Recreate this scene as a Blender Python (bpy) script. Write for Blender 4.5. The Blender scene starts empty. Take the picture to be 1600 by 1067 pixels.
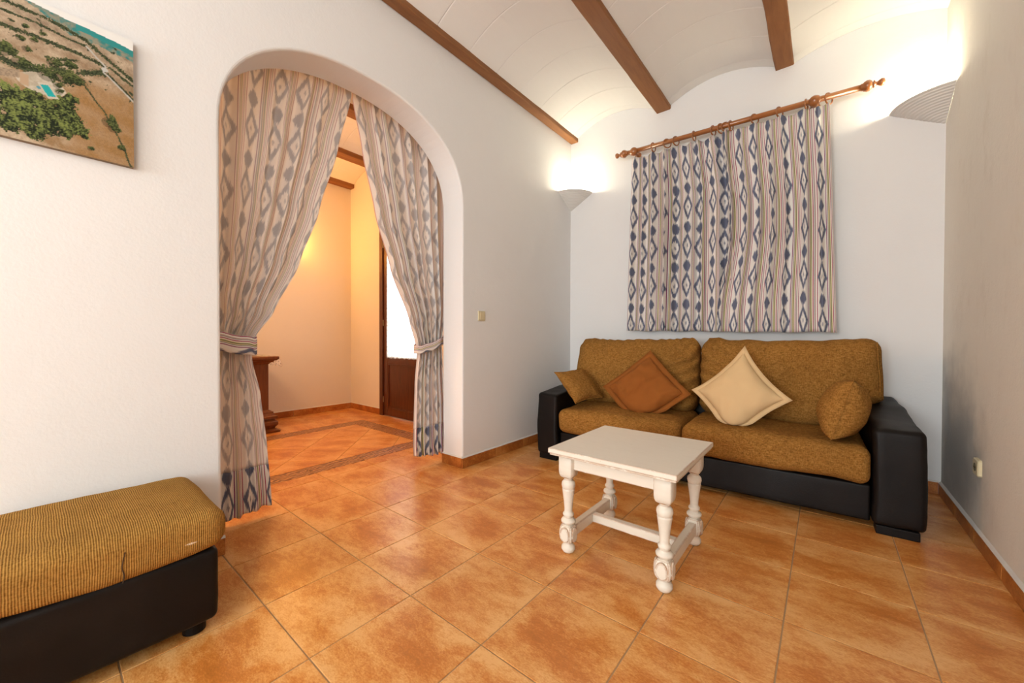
import bpy, bmesh, math, random
from mathutils import Vector, Matrix, noise
random.seed(7)
S = bpy.context.scene
COL = S.collection
R = math.radians

# ------------------------------------------------------------------ camera
YAW, PITCH, ROLL, CAMH, FPX = 0.6827999, 0.0110142, 0.0018960, 1.0605835, 602.152
cd = bpy.data.cameras.new('camera'); cam = bpy.data.objects.new('camera', cd); COL.objects.link(cam)
cd.sensor_width = 36.0; cd.sensor_fit = 'HORIZONTAL'; cd.lens = FPX / 1600 * 36
cd.clip_start = 0.03; cd.clip_end = 200
_r = Vector((math.cos(YAW), math.sin(YAW), 0)); _f = Vector((-math.sin(YAW), math.cos(YAW), 0)); _u = Vector((0, 0, 1))
_F = _f * math.cos(PITCH) - _u * math.sin(PITCH); _U = _u * math.cos(PITCH) + _f * math.sin(PITCH)
_R = _r * math.cos(ROLL) + _U * math.sin(ROLL); _U = _U * math.cos(ROLL) - _r * math.sin(ROLL)
cam.matrix_world = Matrix(((_R.x, _U.x, -_F.x, 0), (_R.y, _U.y, -_F.y, 0), (_R.z, _U.z, -_F.z, CAMH), (0, 0, 0, 1)))
S.camera = cam

# ------------------------------------------------------------------ world, big lights, exposure
W = bpy.data.worlds.new('sky'); S.world = W; W.use_nodes = True
bg = W.node_tree.nodes['Background']; bg.inputs[0].default_value = (1.0, 0.98, 0.95, 1); bg.inputs[1].default_value = 3.2

def area(name, loc, rot, sx, sy, power, col):
    l = bpy.data.lights.new(name, 'AREA'); l.shape = 'RECTANGLE'; l.size = sx; l.size_y = sy; l.energy = power; l.color = col
    o = bpy.data.objects.new(name, l); COL.objects.link(o); o.location = loc; o.rotation_euler = rot
    return o
def point(name, loc, power, col, rad):
    l = bpy.data.lights.new(name, 'POINT'); l.energy = power; l.color = col; l.shadow_soft_size = rad
    o = bpy.data.objects.new(name, l); COL.objects.link(o); o.location = loc
    return o
# fill light for the room, through an added, unseen window behind the camera
area('added_window_fill', (-0.83, -5.32, 1.60), (R(90), 0, 0), 2.1, 1.8, 190, (0.85, 0.93, 1.0))
# more fill through a second added, unseen window in the right wall
area('added_window_fill_right', (0.76, -1.70, 1.60), (R(90), 0, R(90)), 1.3, 1.3, 22, (0.86, 0.94, 1.0))

vs = S.view_settings
vs.view_transform = 'Standard'; vs.look = 'None'; vs.gamma = 1.0; vs.use_curve_mapping = False
vs.exposure = 0.41

# ------------------------------------------------------------------ node helper
class G:
    def __init__(self, name):
        self.m = bpy.data.materials.new(name); self.m.use_nodes = True
        self.t = self.m.node_tree; self.t.nodes.clear()
        self.out = self.t.nodes.new('ShaderNodeOutputMaterial')
    def n(self, typ, ins=None, **kw):
        nd = self.t.nodes.new('ShaderNode' + typ)
        for k, v in kw.items(): setattr(nd, k, v)
        for k, v in (ins or {}).items(): self.put(nd.inputs[k], v)
        return nd
    def put(self, sock, v):
        if isinstance(v, bpy.types.NodeSocket): self.t.links.new(v, sock)
        elif isinstance(v, (tuple, list)) and sock.type == 'RGBA' and len(v) == 3: sock.default_value = (*v, 1)
        else: sock.default_value = v
    def math(self, op, a, b=0.0, c=0.0, clamp=False):
        nd = self.n('Math', operation=op, use_clamp=clamp); self.put(nd.inputs[0], a); self.put(nd.inputs[1], b); self.put(nd.inputs[2], c)
        return nd.outputs[0]
    def vmath(self, op, a, b=(0, 0, 0)):
        nd = self.n('VectorMath', operation=op); self.put(nd.inputs[0], a); self.put(nd.inputs[1], b)
        return nd.outputs[0]
    def obj(self): return self.n('TexCoord').outputs['Object']
    def uv(self): return self.n('TexCoord').outputs['UV']
    def rand(self): return self.n('ObjectInfo').outputs['Random']
    def sep(self, v):
        nd = self.n('SeparateXYZ', {0: v}); return nd.outputs[0], nd.outputs[1], nd.outputs[2]
    def com(self, x, y, z=0.0): return self.n('CombineXYZ', {0: x, 1: y, 2: z}).outputs[0]
    def noise(self, v, scale, detail=3, rough=0.55, dist=0.0):
        return self.n('TexNoise', {'Vector': v, 'Scale': scale, 'Detail': detail, 'Roughness': rough, 'Distortion': dist}).outputs[0]
    def ramp(self, f, stops, interp='LINEAR'):
        nd = self.n('ValToRGB', {0: f}); cr = nd.color_ramp; cr.interpolation = interp
        while len(cr.elements) > 1: cr.elements.remove(cr.elements[-1])
        first = True
        for p, c in stops:
            e = cr.elements[0] if first else cr.elements.new(p)
            e.position = p; first = False
            if not isinstance(c, (tuple, list)): c = (c, c, c)
            e.color = (*c, 1)
        return nd.outputs[0]
    def mix(self, f, a, b, blend='MIX'):
        nd = self.n('Mix', data_type='RGBA', blend_type=blend)
        self.put(nd.inputs[0], f); self.put(nd.inputs[6], a); self.put(nd.inputs[7], b)
        return nd.outputs[2]
    def step(self, lo, hi, v):   # smooth 0..1
        nd = self.n('MapRange', {0: v, 1: lo, 2: hi, 3: 0.0, 4: 1.0}, interpolation_type='SMOOTHSTEP'); return nd.outputs[0]
    def bump(self, h, strength=0.3, dist=0.01, normal=None):
        i = {'Height': h, 'Strength': strength, 'Distance': dist}
        if normal: i['Normal'] = normal
        return self.n('Bump', i).outputs[0]
    def bsdf(self, color, rough=0.6, normal=None, **kw):
        b = self.n('BsdfPrincipled', {'Base Color': color, 'Roughness': rough})
        if normal: self.put(b.inputs['Normal'], normal)
        for k, v in kw.items(): self.put(b.inputs[k.replace('_', ' ')], v)
        return b.outputs[0]
    def done(self, sh):
        self.t.links.new(sh, self.out.inputs[0]); return self.m

def mat_plaster(name, col, bump=0.25, stain=None, spec=0.25):
    g = G(name); o = g.obj()
    n1 = g.noise(o, 2.0, 4); n2 = g.noise(o, 85, 3, 0.6); n3 = g.noise(o, 14, 4)
    c = g.mix(g.math('MULTIPLY', g.step(0.35, 0.75, n1), 0.25), col, tuple(x * 0.93 for x in col))
    if stain: c = stain(g, o, c)
    h = g.math('ADD', g.math('MULTIPLY', n2, 0.45), n3)
    return g.done(g.bsdf(c, 0.85, g.bump(h, bump, 0.006), Specular_IOR_Level=spec))

def right_stain_shade(g, o, c):
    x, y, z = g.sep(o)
    # damp stain plus painted shade low in the sofa-end corner, blotchy outline
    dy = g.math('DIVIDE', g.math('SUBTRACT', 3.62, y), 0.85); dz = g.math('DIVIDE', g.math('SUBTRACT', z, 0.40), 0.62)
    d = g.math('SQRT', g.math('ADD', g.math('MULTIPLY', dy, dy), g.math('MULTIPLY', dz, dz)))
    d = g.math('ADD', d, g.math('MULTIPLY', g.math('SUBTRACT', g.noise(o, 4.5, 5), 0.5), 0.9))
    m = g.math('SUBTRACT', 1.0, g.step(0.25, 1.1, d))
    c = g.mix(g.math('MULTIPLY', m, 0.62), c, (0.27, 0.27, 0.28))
    st = g.noise(g.vmath('MULTIPLY', o, (1, 1.6, 0.9)), 3.2, 5, 0.65)
    return g.mix(g.math('MULTIPLY', g.step(0.5, 0.75, st), 0.20), c, (0.58, 0.50, 0.40))

def mat_tile(name, light, mid, dark, rough=0.22):
    g = G(name); o = g.obj(); r = g.rand()
    off = g.com(g.math('MULTIPLY', r, 37.0), g.math('MULTIPLY', r, 91.0), g.math('MULTIPLY', r, 13.0))
    p = g.vmath('ADD', g.vmath('MULTIPLY', o, (1, 1.9, 1)), off)
    big = g.noise(p, 3.6, 3, 0.55, 0.4)
    med = g.noise(p, 22, 6, 0.74, 0.6)
    fine = g.noise(p, 110, 4, 0.7)
    x, y, z = g.sep(o)
    e = g.math('MAXIMUM', g.math('ABSOLUTE', x), g.math('ABSOLUTE', y))
    edge = g.step(0.09, 0.2, e)
    v = g.math('ADD', g.math('MULTIPLY', big, 0.75), g.math('MULTIPLY', med, 0.55))
    v = g.math('ADD', v, g.math('MULTIPLY', g.math('SUBTRACT', fine, 0.5), 0.55))
    v = g.math('SUBTRACT', v, g.math('MULTIPLY', edge, 0.09))
    v = g.math('ADD', v, g.math('MULTIPLY', g.math('SUBTRACT', r, 0.5), 0.05))
    c = g.ramp(v, [(0.44, light), (0.58, mid), (0.72, dark), (0.90, tuple(q * 0.80 for q in dark))])
    sp = g.noise(p, 170, 3, 0.85)
    c = g.mix(g.math('MULTIPLY', g.step(0.62, 0.72, sp), 0.5), c, tuple(q * 0.5 for q in dark))
    ro = g.math('ADD', rough, g.math('MULTIPLY', med, 0.16))
    h = g.math('ADD', g.math('MULTIPLY', med, 0.6), g.math('MULTIPLY', fine, 0.15))
    return g.done(g.bsdf(c, ro, g.bump(h, 0.09, 0.006), Specular_IOR_Level=0.5))

def mat_frieze(name):
    g = G(name); o = g.obj(); r = g.rand()
    p = g.vmath('ADD', o, g.com(g.math('MULTIPLY', r, 20.0), 0, 0))
    w = g.n('TexWave', {'Vector': p, 'Scale': 9.0, 'Distortion': 9.0, 'Detail': 2.0, 'Detail Scale': 1.3}).outputs[1]
    c = g.ramp(w, [(0.25, (0.17, 0.055, 0.022)), (0.62, (0.29, 0.105, 0.04)), (0.86, (0.56, 0.28, 0.11))])
    return g.done(g.bsdf(c, 0.34, g.bump(w, 0.4, 0.006)))

def mat_wood(name, a, b, axis='Y', rough=0.5, sc=1.0, bump=0.15, coat=0.0):
    g = G(name); o = g.obj()
    s = {'X': (0.12, 1, 1), 'Y': (1, 0.12, 1), 'Z': (1, 1, 0.12)}[axis]
    p = g.vmath('MULTIPLY', o, s)
    n1 = g.noise(p, 42 * sc, 4, 0.6, 0.5); n2 = g.noise(p, 9 * sc, 3)
    v = g.math('ADD', g.math('MULTIPLY', n1, 0.6), g.math('MULTIPLY', n2, 0.4))
    c = g.ramp(v, [(0.34, a), (0.66, b)])
    return g.done(g.bsdf(c, rough, g.bump(n1, bump, 0.004), Coat_Weight=coat, Coat_Roughness=0.15))

def mat_leather(name):
    g = G(name); o = g.obj()
    vo = g.n('TexVoronoi', {'Vector': o, 'Scale': 170.0}).outputs[0]
    n = g.noise(o, 6, 4); scr = g.noise(g.vmath('MULTIPLY', o, (1, 1, 0.4)), 60, 3)
    c = g.mix(g.step(0.45, 0.75, n), (0.006, 0.0045, 0.004), (0.010, 0.0075, 0.0065))
    c = g.mix(g.math('MULTIPLY', g.step(0.74, 0.8, scr), 0.18), c, (0.10, 0.08, 0.07))
    h = g.math('ADD', g.math('MULTIPLY', vo, 0.5), g.math('MULTIPLY', n, 2.0))
    return g.done(g.bsdf(c, 0.47, g.bump(h, 0.12, 0.004), Specular_IOR_Level=0.2))

def mat_chenille(name, a, b, cc):
    g = G(name); o = g.obj()
    h1 = g.noise(g.vmath('MULTIPLY', o, (1.0, 1.0, 0.35)), 210, 2, 0.7)
    h2 = g.noise(g.vmath('MULTIPLY', o, (0.3, 0.3, 1.3)), 150, 2, 0.7)
    w = g.math('MULTIPLY', g.math('ADD', h1, h2), 0.5)
    big = g.noise(o, 3.5, 3)
    c = g.ramp(w, [(0.34, a), (0.5, b), (0.66, cc)])
    c = g.mix(g.math('MULTIPLY', g.step(0.4, 0.7, big), 0.22), c, a)
    return g.done(g.bsdf(c, 0.95, g.bump(w, 0.55, 0.004), Specular_IOR_Level=0.06))

def mat_ribbed(name, a, b):
    g = G(name); o = g.obj(); x, y, z = g.sep(o)
    yy = g.math('ADD', y, g.math('MULTIPLY', g.math('SUBTRACT', g.noise(o, 9, 3), 0.5), 0.010))
    s = g.math('SINE', g.math('MULTIPLY', yy, 2 * math.pi / 0.0056))
    s = g.math('ADD', g.math('MULTIPLY', s, 0.5), 0.5)
    n = g.noise(g.vmath('MULTIPLY', o, (1, 0.5, 1)), 190, 2, 0.7); big = g.noise(o, 5, 3)
    v = g.math('ADD', g.math('MULTIPLY', s, 0.38), g.math('MULTIPLY', n, 0.62))
    c = g.ramp(v, [(0.22, a), (0.72, b)])
    c = g.mix(g.math('MULTIPLY', g.step(0.4, 0.75, big), 0.3), c, a)
    # small pale worn spot on the front edge
    d = g.math('ADD', g.math('ABSOLUTE', g.math('DIVIDE', g.math('SUBTRACT', y, 0.178), 0.03)), g.math('ABSOLUTE', g.math('DIVIDE', g.math('SUBTRACT', z, 0.352), 0.008)))
    front = g.step(0.24, 0.27, x)
    m = g.math('MULTIPLY', g.math('SUBTRACT', 1.0, g.step(0.5, 1.0, g.math('ADD', d, g.math('MULTIPLY', n, 0.5)))), front)
    c = g.mix(m, c, (0.75, 0.58, 0.42))
    return g.done(g.bsdf(c, 0.95, g.bump(v, 0.55, 0.005), Specular_IOR_Level=0.06))

def mat_ikat(name, fade, trans, warm=(0.87, 0.83, 0.78)):
    """striped ikat cloth; UV is the flat cloth in metres"""
    g = G(name); u, v, _ = g.sep(g.uv())
    P, Q = 0.158, 0.355
    thread = g.noise(g.com(g.math('MULTIPLY', u, 420.0), g.math('MULTIPLY', v, 7.0)), 1.0, 1, 0.5)
    jag = g.math('MULTIPLY', g.math('SUBTRACT', thread, 0.5), 0.075)
    k = g.math('FLOOR', g.math('DIVIDE', u, P))
    c = g.math('MODULO', g.math('ADD', u, P * 40), P)
    du = g.math('ABSOLUTE', g.math('SUBTRACT', c, 0.050))
    duq = g.math('MULTIPLY', g.math('FLOOR', g.math('DIVIDE', du, 0.0042)), 0.0042)
    vv = g.math('ADD', g.math('ADD', v, jag), g.math('MULTIPLY', g.math('SINE', g.math('MULTIPLY', k, 2.4)), 0.02))
    t = g.math('MODULO', g.math('ADD', vv, Q * 40), Q)
    dv = g.math('ABSOLUTE', g.math('SUBTRACT', t, 0.118))
    d = g.math('ADD', g.math('DIVIDE', duq, 0.048), g.math('DIVIDE', dv, 0.118))
    ring = g.math('MULTIPLY', g.step(0.52, 0.60, d), g.math('SUBTRACT', 1.0, g.step(0.94, 1.05, d)))
    dot = g.math('SUBTRACT', 1.0, g.step(0.13, 0.19, g.math('ADD', g.math('DIVIDE', du, 0.05), g.math('DIVIDE', dv, 0.12))))
    dv2 = g.math('ABSOLUTE', g.math('SUBTRACT', t, 0.290))
    d2 = g.math('ADD', g.math('POWER', g.math('DIVIDE', duq, 0.034), 1.5), g.math('DIVIDE', dv2, 0.056))
    sp = g.math('SUBTRACT', 1.0, g.step(0.88, 1.05, d2))
    m = g.math('MAXIMUM', g.math('MAXIMUM', ring, sp), g.math('MULTIPLY', dot, 0.8))
    cream = warm
    red = (0.36, 0.035, 0.10); pur = (0.25, 0.04, 0.16); grn = (0.15, 0.20, 0.09); gry = (0.30, 0.29, 0.30); yel = (0.72, 0.60, 0.36); pink = (0.66, 0.50, 0.45)
    stops = [(0.0, red), (0.030, cream), (0.610, pur), (0.642, cream), (0.675, gry), (0.705, yel), (0.735, grn), (0.768, yel), (0.798, cream), (0.825, red), (0.858, cream), (0.888, gry), (0.915, pink), (0.950, cream)]
    col = g.ramp(g.math('DIVIDE', c, P), stops, 'CONSTANT')
    blue = g.mix(thread, (0.105, 0.120, 0.190), (0.20, 0.215, 0.29))
    col = g.mix(m, col, blue)
    col = g.mix(fade, col, tuple(q * 0.96 for q in cream))
    weave = g.noise(g.com(g.math('MULTIPLY', u, 900.0), g.math('MULTIPLY', v, 500.0)), 1.0, 2)
    bs = g.bsdf(col, 0.92, g.bump(weave, 0.15, 0.002), Specular_IOR_Level=0.12)
    if trans:
        tr = g.n('BsdfTranslucent', {'Color': col}).outputs[0]
        mx = g.n('MixShader', {0: trans}); g.t.links.new(bs, mx.inputs[1]); g.t.links.new(tr, mx.inputs[2]); bs = mx.outputs[0]
    return g.done(bs)

def mat_cloth(name, col, dots=False):
    g = G(name); o = g.obj(); n = g.noise(o, 260, 2, 0.7); b = g.noise(o, 7, 3)
    c = g.mix(g.math('MULTIPLY', b, 0.35), col, tuple(q * 0.72 for q in col))
    if dots:
        x, y, z = g.sep(o)
        ck = g.math('MULTIPLY', g.math('SINE', g.math('MULTIPLY', x, 560.0)), g.math('SINE', g.math('MULTIPLY', z, 560.0)))
        c = g.mix(g.math('MULTIPLY', g.step(0.1, 0.7, ck), 0.22), c, (0.74, 0.48, 0.20))
    return g.done(g.bsdf(c, 0.85, g.bump(n, 0.2, 0.002), Specular_IOR_Level=0.1))

def mat_paint(name):
    g = G(name); o = g.obj()
    bv = g.n('Bevel', {'Radius': 0.007}, samples=4).outputs[0]; nn = g.n('NewGeometry').outputs['Normal']
    dp = g.n('VectorMath', operation='DOT_PRODUCT', ); g.put(dp.inputs[0], bv); g.put(dp.inputs[1], nn); geo = g.math('SUBTRACT', 1.0, dp.outputs['Value'])
    n = g.noise(o, 16, 4, 0.7); s = g.noise(g.vmath('MULTIPLY', o, (0.15, 1, 1)), 60, 3)
    c = g.mix(g.math('MULTIPLY', g.step(0.45, 0.8, s), 0.22), (0.80, 0.74, 0.64), (0.68, 0.60, 0.49))
    wear = g.math('MULTIPLY', g.step(0.010, 0.04, geo), g.step(0.37, 0.48, n))
    c = g.mix(g.math('MULTIPLY', wear, 0.85), c, (0.40, 0.18, 0.06))
    sp = g.noise(o, 70, 2, 0.5)
    c = g.mix(g.math('MULTIPLY', g.step(0.76, 0.82, sp), 0.6), c, (0.40, 0.22, 0.10))
    return g.done(g.bsdf(c, 0.5, g.bump(s, 0.1, 0.003)))

def mat_plain(name, col, rough=0.5, **kw):
    g = G(name); n = g.noise(g.obj(), 30, 3)
    c = g.mix(g.math('MULTIPLY', n, 0.25), col, tuple(q * 0.85 for q in col))
    return g.done(g.bsdf(c, rough, **kw))

def mat_glass(name):
    g = G(name); a = g.n('BsdfTransparent', {'Color': (0.97, 0.98, 0.97)}).outputs[0]; b = g.n('BsdfGlossy', {'Roughness': 0.02}).outputs[0]
    mx = g.n('MixShader', {0: 0.06}); g.t.links.new(a, mx.inputs[1]); g.t.links.new(b, mx.inputs[2]); return g.done(mx.outputs[0])

def mat_lace(name):
    g = G(name); o = g.obj(); x, y, z = g.sep(o)
    n = g.noise(o, 22, 4, 0.7); fl = g.noise(o, 6, 3)
    c = g.mix(g.math('MULTIPLY', g.step(0.5, 0.65, n), 0.5), (0.92, 0.91, 0.88), (0.75, 0.72, 0.68))
    d = g.n('BsdfDiffuse', {'Color': c}).outputs[0]; t = g.n('BsdfTranslucent', {'Color': c}).outputs[0]
    mx = g.n('MixShader', {0: 0.75}); g.t.links.new(d, mx.inputs[1]); g.t.links.new(t, mx.inputs[2])
    tp = g.n('BsdfTransparent').outputs[0]
    m2 = g.n('MixShader', {0: g.math('MULTIPLY', g.step(0.52, 0.6, g.noise(o, 45, 3, 0.6)), 0.5)})
    g.t.links.new(mx.outputs[0], m2.inputs[1]); g.t.links.new(tp, m2.inputs[2])
    return g.done(m2.outputs[0])

def mat_emit(name, col, st):
    g = G(name); return g.done(g.n('Emission', {'Color': col, 'Strength': st}).outputs[0])

def mat_vcol(name):
    g = G(name); a = g.n('VertexColor', layer_name='print').outputs[0]
    n = g.noise(g.obj(), 500, 2)
    return g.done(g.bsdf(a, 0.55, g.bump(n, 0.1, 0.001), Specular_IOR_Level=0.3))

WHITE = (0.82, 0.815, 0.81)
M = dict(
    wall=mat_plaster('white_plaster', WHITE),
    wall_r=mat_plaster('rough_plaster', (0.84, 0.805, 0.73), 0.6, right_stain_shade),
    vault=mat_plaster('vault_plaster', (0.82, 0.81, 0.795), 0.15),
    hallwall=mat_plaster('cream_plaster', (0.82, 0.77, 0.70)),
    gypsum=mat_plaster('ridged_gypsum', (0.80, 0.785, 0.75), 0.1),
    caulk=mat_plaster('caulk', (0.72, 0.70, 0.66), 0.5),
    tile=mat_tile('terracotta_tile', (0.80, 0.44, 0.165), (0.70, 0.32, 0.090), (0.57, 0.19, 0.032)),
    skirt=mat_tile('skirting_tile', (0.58, 0.26, 0.075), (0.48, 0.17, 0.035), (0.34, 0.10, 0.018)),
    grout=mat_plain('grout', (0.42, 0.27, 0.145), 0.9),
    frieze=mat_frieze('frieze_tile'),
    beam=mat_wood('beam_wood', (0.20, 0.078, 0.022), (0.30, 0.122, 0.036), 'Y', 0.65, 0.7, 0.4),
    darkwood=mat_wood('mahogany', (0.052, 0.012, 0.0045), (0.12, 0.030, 0.010), 'Z', 0.35, 1.0, 0.08, 0.3),
    chest=mat_wood('chest_wood', (0.085, 0.022, 0.006), (0.19, 0.055, 0.014), 'Z', 0.4, 1.2, 0.1, 0.2),
    rod=mat_wood('varnished_pine', (0.27, 0.085, 0.018), (0.42, 0.15, 0.035), 'X', 0.28, 1.2, 0.05, 0.5),
    leather=mat_leather('black_leatherette'),
    chen=mat_chenille('ochre_chenille', (0.14, 0.063, 0.014), (0.30, 0.138, 0.030), (0.45, 0.225, 0.060)),
    rib=mat_ribbed('ribbed_ochre', (0.16, 0.072, 0.014), (0.50, 0.265, 0.068)),
    rust=mat_cloth('rust_cotton', (0.30, 0.098, 0.020)),
    tan=mat_cloth('cream_cotton', (0.72, 0.51, 0.28), True),
    paint=mat_paint('white_distressed_paint'),
    ivory=mat_plain('ivory_plastic', (0.70, 0.60, 0.38), 0.35),
    hole=mat_plain('socket_dark', (0.20, 0.17, 0.10), 0.5),
    ikat=mat_ikat('ikat_cloth', 0.0, 0.08),
    ikatb=mat_ikat('ikat_cloth_reverse', 0.55, 0.30, (0.95, 0.91, 0.87)),
    glass=mat_glass('window_glass'), lace=mat_lace('lace'),
    bulb=mat_emit('bulb_glow', (1.0, 0.93, 0.78), 25.0), bulbw=mat_emit('warm_bulb_glow', (1.0, 0.6, 0.2), 20.0),
    canvas=mat_vcol('canvas_print'), edge=mat_plain('canvas_edge', (0.20, 0.14, 0.08), 0.7),
    brass=mat_plain('hinge_metal', (0.35, 0.28, 0.18), 0.35, Metallic=0.8),
    thread=mat_plain('seam_thread', (0.05, 0.025, 0.008), 0.9),
)

# ------------------------------------------------------------------ geometry helpers
def link(o, parent=None):
    COL.objects.link(o)
    if parent: o.parent = parent
    return o
def tag(o, label=None, cat=None, group=None, kind=None):
    if label: o['label'] = label
    if cat: o['category'] = cat
    if group: o['group'] = group
    if kind: o['kind'] = kind
    return o
def empty(name, loc=(0, 0, 0), rz=0.0):
    o = bpy.data.objects.new(name, None); o.empty_display_size = 0.1; link(o); o.location = loc; o.rotation_euler = (0, 0, rz); return o
def mk(name, verts, faces, mat, parent=None, smooth=False, uvs=None):
    me = bpy.data.meshes.new(name); me.from_pydata([tuple(v) for v in verts], [], faces); me.update()
    if mat: me.materials.append(mat)
    if uvs:
        l = me.uv_layers.new(name='UVMap')
        for lp in me.loops: l.data[lp.index].uv = uvs[lp.vertex_index]
    if smooth: me.polygons.foreach_set('use_smooth', [True] * len(me.polygons))
    return link(bpy.data.objects.new(name, me), parent)
class MB:
    def __init__(s): s.v = []; s.f = []
    def add(s, v, f):
        b = len(s.v); s.v += [Vector(p) for p in v]; s.f += [tuple(i + b for i in q) for q in f]; return s
    def box(s, x0, x1, y0, y1, z0, z1):
        return s.add([(x0, y0, z0), (x1, y0, z0), (x1, y1, z0), (x0, y1, z0), (x0, y0, z1), (x1, y0, z1), (x1, y1, z1), (x0, y1, z1)],
                     [(0, 3, 2, 1), (4, 5, 6, 7), (0, 1, 5, 4), (1, 2, 6, 5), (2, 3, 7, 6), (3, 0, 4, 7)])
    def rbox(s, x0, x1, y0, y1, z0, z1, r=0.004, seg=2):
        bm = bmesh.new(); bmesh.ops.create_cube(bm, size=1)
        for v in bm.verts: v.co = Vector(((x0 + x1) / 2 + v.co.x * (x1 - x0), (y0 + y1) / 2 + v.co.y * (y1 - y0), (z0 + z1) / 2 + v.co.z * (z1 - z0)))
        bmesh.ops.bevel(bm, geom=bm.edges[:], offset=r, segments=seg, affect='EDGES', profile=0.5)
        bm.verts.index_update(); s.add([v.co.copy() for v in bm.verts], [tuple(v.index for v in f.verts) for f in bm.faces]); bm.free(); return s
    def lathe(s, prof, n=20, mtx=None):   # prof [(r,z)]
        mtx = mtx or Matrix(); v = []; f = []
        for r, z in prof:
            for k in range(n):
                a = 2 * math.pi * k / n; v.append(mtx @ Vector((r * math.cos(a), r * math.sin(a), z)))
        for i in range(len(prof) - 1):
            for k in range(n):
                f.append((i * n + k, i * n + (k + 1) % n, (i + 1) * n + (k + 1) % n, (i + 1) * n + k))
        f.append(tuple(range(n - 1, -1, -1))); f.append(tuple((len(prof) - 1) * n + k for k in range(n)))
        return s.add(v, f)
    def tube(s, pts, r, n=8, closed=False):
        pts = [Vector(p) for p in pts]; m = len(pts); v = []; f = []
        for i, p in enumerate(pts):
            t = (pts[(i + 1) % m] - pts[i - 1]) if closed or 0 < i < m - 1 else (pts[1] - pts[0] if i == 0 else pts[-1] - pts[-2])
            t.normalize(); a = t.orthogonal() if abs(t.z) > 0.95 else t.cross(Vector((0, 0, 1))); a.normalize(); b = t.cross(a)
            for k in range(n):
                q = 2 * math.pi * k / n; v.append(p + (a * math.cos(q) + b * math.sin(q)) * r)
        for i in range(m if closed else m - 1):
            j = (i + 1) % m
            for k in range(n): f.append((i * n + k, i * n + (k + 1) % n, j * n + (k + 1) % n, j * n + k))
        if not closed: f += [tuple(range(n - 1, -1, -1)), tuple((m - 1) * n + k for k in range(n))]
        return s.add(v, f)
    def loft(s, rings, cap=True):
        n = len(rings[0]); v = [p for r in rings for p in r]; f = []
        for i in range(len(rings) - 1):
            for k in range(n): f.append((i * n + k, i * n + (k + 1) % n, (i + 1) * n + (k + 1) % n, (i + 1) * n + k))
        if cap: f += [tuple(range(n - 1, -1, -1)), tuple((len(rings) - 1) * n + k for k in range(n))]
        return s.add(v, f)
    def put(s, name, mat, parent=None, smooth=False): return mk(name, s.v, s.f, mat, parent, smooth)

def nz(p, sc, seed=0.0): return noise.noise(Vector((p[0] * sc + seed, p[1] * sc + seed * 1.7, p[2] * sc - seed)))
def softbox(H, r, n, fn=None):
    """rounded box with half sizes H, corner radius r, n grid cells per axis, optional deform"""
    V = {}; F = []; verts = []
    def vid(p):
        k = (round(p[0], 5), round(p[1], 5), round(p[2], 5))
        if k not in V:
            q = Vector((p[0] * H[0], p[1] * H[1], p[2] * H[2])); inn = Vector([max(h - r, 0.0) for h in H])
            c = Vector([max(-inn[i], min(inn[i], q[i])) for i in range(3)]); d = q - c
            if d.length > 1e-9:
                # spread grid points evenly over the rounded edge
                d = Vector([math.tan(max(-1, min(1, d[i] / r)) * math.pi / 4) for i in range(3)]); d.normalize(); q = c + d * r
            if fn: q = fn(q)
            V[k] = len(verts); verts.append(q)
        return V[k]
    def grid(axis, sgn):
        a, b = [i for i in range(3) if i != axis]
        def coords(ax):
            h, m = H[ax], n[ax]; k = 3; inner = (h - r) / h
            return [-1 + (1 - inner) * i / k for i in range(k)] + [-inner + 2 * inner * i / m for i in range(m + 1)] + [inner + (1 - inner) * (i + 1) / k for i in range(k)]
        A, B = coords(a), coords(b)
        for i in range(len(A) - 1):
            for j in range(len(B) - 1):
                q = []
                for (ii, jj) in ((i, j), (i + 1, j), (i + 1, j + 1), (i, j + 1)):
                    p = [0, 0, 0]; p[axis] = sgn; p[a] = A[ii]; p[b] = B[jj]; q.append(vid(p))
                flip = (sgn < 0) != (axis == 1)
                F.append(tuple(reversed(q)) if flip else tuple(q))
    for ax in range(3):
        for sg in (-1, 1): grid(ax, sg)
    return verts, F
def soft(name, H, r, n, mat, parent, loc, fn=None, rot=None):
    v, f = softbox(H, r, n, fn); o = mk(name, v, f, mat, parent, True); o.location = loc
    if rot: o.rotation_euler = rot
    return o

# ------------------------------------------------------------------ room dimensions
XL, XR, YB, YF = -2.27, 0.615, 3.85, -5.2
XLh = -2.51                       # hall face of the arch wall
HX0, HY0, HY1 = -5.5, -0.6, 2.95  # hall far wall, near wall, door wall
T, TX0, TY0 = 0.40, -2.113, 0.157 # tile pitch and grid origin
ZT = 3.62

# ------------------------------------------------------------------ floors
def clip(poly, x0, x1, y0, y1):
    for ax, val, s in ((0, x0, 1), (0, x1, -1), (1, y0, 1), (1, y1, -1)):
        out = []
        for i in range(len(poly)):
            p, q = poly[i], poly[(i + 1) % len(poly)]; a, b = (p[ax] - val) * s, (q[ax] - val) * s
            if a >= 0: out.append(p)
            if (a >= 0) != (b >= 0):
                t = a / (a - b); out.append((p[0] + (q[0] - p[0]) * t, p[1] + (q[1] - p[1]) * t))
        poly = out
        if len(poly) < 3: return []
    # drop duplicates
    res = []
    for p in poly:
        if not res or math.hypot(p[0] - res[-1][0], p[1] - res[-1][1]) > 1e-4: res.append(p)
    if len(res) > 2 and math.hypot(res[0][0] - res[-1][0], res[0][1] - res[-1][1]) < 1e-4: res.pop()
    return res
def parea(p): return abs(sum(p[i][0] * p[(i + 1) % len(p)][1] - p[(i + 1) % len(p)][0] * p[i][1] for i in range(len(p)))) / 2
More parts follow.
